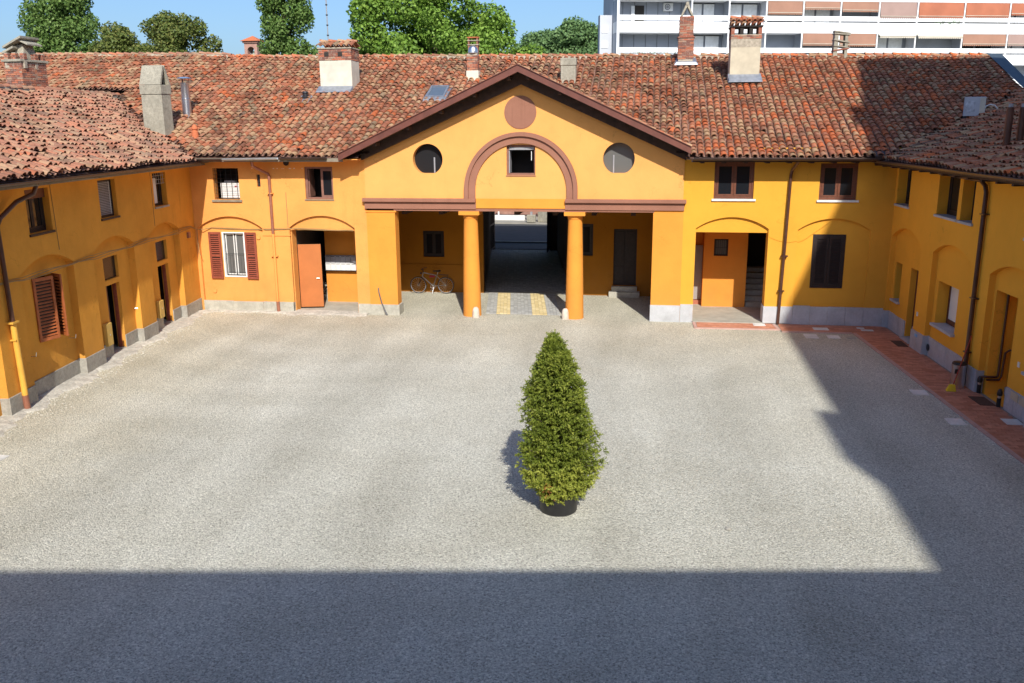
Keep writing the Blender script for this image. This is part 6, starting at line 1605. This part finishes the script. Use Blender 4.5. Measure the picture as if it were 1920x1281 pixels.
for (k, lv, dr_, m_) in ((3, hi, 1.25, 'awn_t'), (4, hi, .72, 'awn_t'), (5, hi, .92, 'awn_t'), (6, hi, 1.55, 'awn_p'), (7, hi, 1.50, 'awn_o'), (8, hi, 1.42, 'awn_o'), (9, hi, 1.15, 'awn_o'), (4, lo, 1.15, 'awn_t'), (5, lo, 1.2, 'awn_t'), (6, lo, .30, 'awn_c'), (7, lo, .34, 'awn_c'), (8, lo, 1.1, 'awn_t'), (9, lo, 1.1, 'awn_p')):
    awning(us[k] + .12, us[k + 1] - .12, lv, dr_, m_, .35 if m_ == 'awn_c' else .06)
acu = thing('air_conditioner', 'white air conditioner unit high on the apartment block wall, left of the brick chimney', 'air conditioner', tuple(FA.p(5.3, hi + 1.4, 1.3)))
obj('casing', MB().fbox(FA, 4.85, 5.75, hi + 1.25, hi + 1.95, 1.2, 1.56), M['ac'], acu, bev=.02)
obj('fan_grille', MB().torus(FA.p(5.2, hi + 1.6, 1.19), FA.N, .24, .03, 20, 5), M['darksteel'], acu); obj('fan', MB().tube([FA.p(5.2, hi + 1.6, 1.195), FA.p(5.2, hi + 1.6, 1.18)], .15, 14), M['blind'], acu)
for u, lv, lab in ((us[7] + 2.4, hi, 'trailing green balcony plants under the orange awnings of the apartment block'), (1.4, lo, 'row of balcony plants behind the lowest rail of the apartment block')):
    rs2 = np.random.RandomState(int(u * 10)); P = np.stack([u + rs2.uniform(-.5, 2.2 if lv == hi else 5.5, 260), lv + .22 + rs2.uniform(-.15, .22, 260), rs2.uniform(-.08, .35, 260)], axis=1)
    tag(leaves('balcony_plants', None, [tuple(FA.p(a, b, c)) for a, b, c in P], .16, M['lf_far'], .6, .2, 5), lab, 'plants')
# bell tower
bt_ = thing('bell_tower', 'small brick belfry with a tiled pyramid roof and a bell in its arch', 'bell tower', (-42.4, 95, 0))
bx, by = -42.4, 95
FBt = Frame((bx - .72, by - .72, 0), (1, .0, 0), (0, -1, 0))
mb = MB(); panel(mb, FBt, rect(0, 1.44, 0, 15.3), [(arch(.34, 1.12, 13.3, 14.6, 14.92), 1.44)])
for x in (0, 1.44): mb.quad(FBt.p(x, 0, 0), FBt.p(x, 0, 1.44), FBt.p(x, 15.3, 1.44), FBt.p(x, 15.3, 0))
panel(mb, FBt, rect(0, 1.44, 0, 15.3), [(arch(.34, 1.12, 13.3, 14.6, 14.92), 0)], 1.44)
obj('tower_wall', mb, M['haze_br'], bt_)
obj('cornice', MB().box(bx - .85, bx + .85, by - .85, by + .85, 15.3, 15.5), M['haze_br'], bt_)
obj('roof', MB().add([(bx - 1.05, by - 1.05, 15.5), (bx + 1.05, by - 1.05, 15.5), (bx + 1.05, by + 1.05, 15.5), (bx - 1.05, by + 1.05, 15.5), (bx, by, 16.1)], [(0, 1, 4), (1, 2, 4), (2, 3, 4), (3, 0, 4), (3, 2, 1, 0)]), M['clay'], bt_)
obj('bell', MB().lathe((bx + .08, by - .2, 13.62), [(.33, 0), (.34, .08), (.24, .35), (.2, .6), (.12, .72), (.04, .76)], 18), M['bell'], bt_, smooth=True)
obj('bell_frame', MB().box(bx - .36, bx + .4, by - .26, by - .14, 14.08, 14.2).box(bx - .3, bx - .22, by - .26, by - .14, 13.3, 14.3), M['blind'], bt_)
# radio mast
ms = thing('radio_mast', 'thin lattice radio mast rising behind the white rendered chimney', 'mast', (-40.0, 112, 0))
obj('mast_pole', MB().tube([(-40, 112, 0), (-40, 112, 26)], .075, 6), M['blind'], ms)
mb = MB()
for k in range(10): mb.tube([(-40.0, 112, 14 + k * 1.2), (-40.0, 112, 14.12 + k * 1.2)], .15, 6)
obj('mast_clamps', mb, M['darksteel'], ms)
# across the street, seen through the passage
FT = Frame((-7.5, 60.2, .1), (1, -.035, 0), (0, -1, 0))
pl_ = thing('planter', 'square weathered concrete planter on the far pavement, seen through the passage', 'planter', tuple(FT.p(.75, 0)))
obj('planter_box', MB().prism([FT.p(.25, 0, .1), FT.p(1.0, -0, -.25), FT.p(1.55, 0, .35), FT.p(.8, 0, .75)], [FT.p(.25, 1.0, .1), FT.p(1.0, 1.0, -.25), FT.p(1.55, 1.0, .35), FT.p(.8, 1.0, .75)]), M['oldcement'], pl_, bev=.04)
bo = thing('post', 'grey roadside post with a square foot left of the concrete planter', 'post', tuple(FT.p(-.15, 0)))
obj('post_pole', MB().fbox(FT, -.22, -.08, 0, 2.4, -.1, .04), M['blind'], bo); obj('post_foot', MB().fbox(FT, -.45, .15, 0, .5, -.3, .2), M['oldcement'], bo, bev=.03)
rl = thing('guard_rail', 'white horizontal guard rail along the far pavement', 'guard rail', tuple(FT.p(0, 0, 3)))
obj('rail', MB().fbox(FT, -12, 12, .95, 1.08, 2.9, 3.0), M['white'], rl)
for k in range(9): obj('rail_post', MB().fbox(FT, -12 + k * 3, -11.9 + k * 3, 0, 1.1, 3.0, 3.1), M['white'], rl)
tag(obj('low_wall', MB().fbox(FT, -9, -.75, 0, .36, .9, 1.1), M['slabw'], bev=.02), 'low white kerb wall on the far pavement, left of the post', 'low wall')
tag(obj('boundary_wall', MB().fbox(FT, -25, 25, 0, 2.6, 4.2, 4.5), plain('patchy_brick_wall', (.30, .16, .12), .9, var=.4, scale=1.5)), 'reddish boundary wall beyond the street, seen through the passage', 'wall')
rs2 = np.random.RandomState(9); tag(leaves('shrub', None, [tuple(FT.p(2.0 + rs2.uniform(0, 1.5), rs2.uniform(0, .5), .8 + rs2.uniform(0, .8))) for _ in range(500)], .13, M['lf_maple'], .6, .3, 6), 'small yellow-green shrub right of the concrete planter across the street', 'shrub')
# ------------------------------------------------------------------ buildings that close the yard behind and beside the viewer
sd_ = Vector((1, .138, 0)).normalized(); FSo = Frame((0, -1.75, 0), sd_, (-sd_.y, sd_.x, 0))
so = thing('farm_building', 'taller ochre house closing the yard on the near side, where the viewer stands', 'building', tuple(FSo.p(0, 0)))
mb = MB(); panel(mb, FSo, rect(-22, 16, 0, 10.1), [(rect(u, u + 1.1, z, z + 1.6), .25) for u in (-18, -14, -10, -6, 3.5, 7.5, 11.5) for z in (1.2, 4.6, 7.6)])
obj('wall', mb, M['ochre_l'], so)
obj('back_wall', MB().fbox(FSo, -22, 16, 0, 10.1, 9.8, 10).fbox(FSo, -22, -21.8, 0, 10.1, .01, 9.8).fbox(FSo, 15.8, 16, 0, 10.1, .01, 9.8), M['ochre_l'], so)
a = [FSo.p(-22.6, 10.28, -.85), FSo.p(16.6, 10.28, -.85), FSo.p(16.6, 12.0, 5), FSo.p(-22.6, 12.0, 5)]; obj('roof', MB().prism(a, [p + Vector((0, 0, .12)) for p in a]), M['trough'], so)
a = [FSo.p(-22.6, 12.0, 5), FSo.p(16.6, 12.0, 5), FSo.p(16.6, 10.28, 10.85), FSo.p(-22.6, 10.28, 10.85)]; obj('roof', MB().prism(a, [p + Vector((0, 0, .12)) for p in a]), M['trough'], so)
for u in (-18, -14, -10, -6, 3.5, 7.5, 11.5):
    for z in (1.2, 4.6, 7.6): casement(so, FSo, u, u + 1.1, z, z + 1.6, .12, M['brownwood'])
tb = thing('tower_block', 'tall pale block standing east of the right wing, its shadow falling over the yard', 'building', (19, 5, 0))
obj('wall', MB().prism([(12.86, -14, 0), (27, -14, 0), (27, 22.6, 0), (13.15, 22.6, 0)], [(12.86, -14, 21.75), (27, -14, 21.75), (27, 22.6, 21.75), (13.15, 22.6, 21.75)]), M['grey_side'], tb)
obj('roof', MB().prism([(12.76, -14.1, 21.752), (27.1, -14.1, 21.752), (27.1, 22.7, 21.752), (13.05, 22.7, 21.752)], [(12.76, -14.1, 22), (27.1, -14.1, 22), (27.1, 22.7, 22), (13.05, 22.7, 22)]), M['white'], tb)
for k in range(6):
    for j in range(9):
        obj('window', MB().box(12.80 + j * .031, 13.2, -12.5 + j * 3.9, -10.7 + j * 3.9, 2.2 + k * 3.3, 3.8 + k * 3.3), M['glass'], tb)
for y0, y1, h_ in ((-11.3, -8.2, 23.6), (11.2, 13.2, 23.6)):
    obj('roof_cabin', MB().box(12.97 + (y0 > 0) * .18, 15.5, y0, y1, 22.0, h_), M['white'], tb)
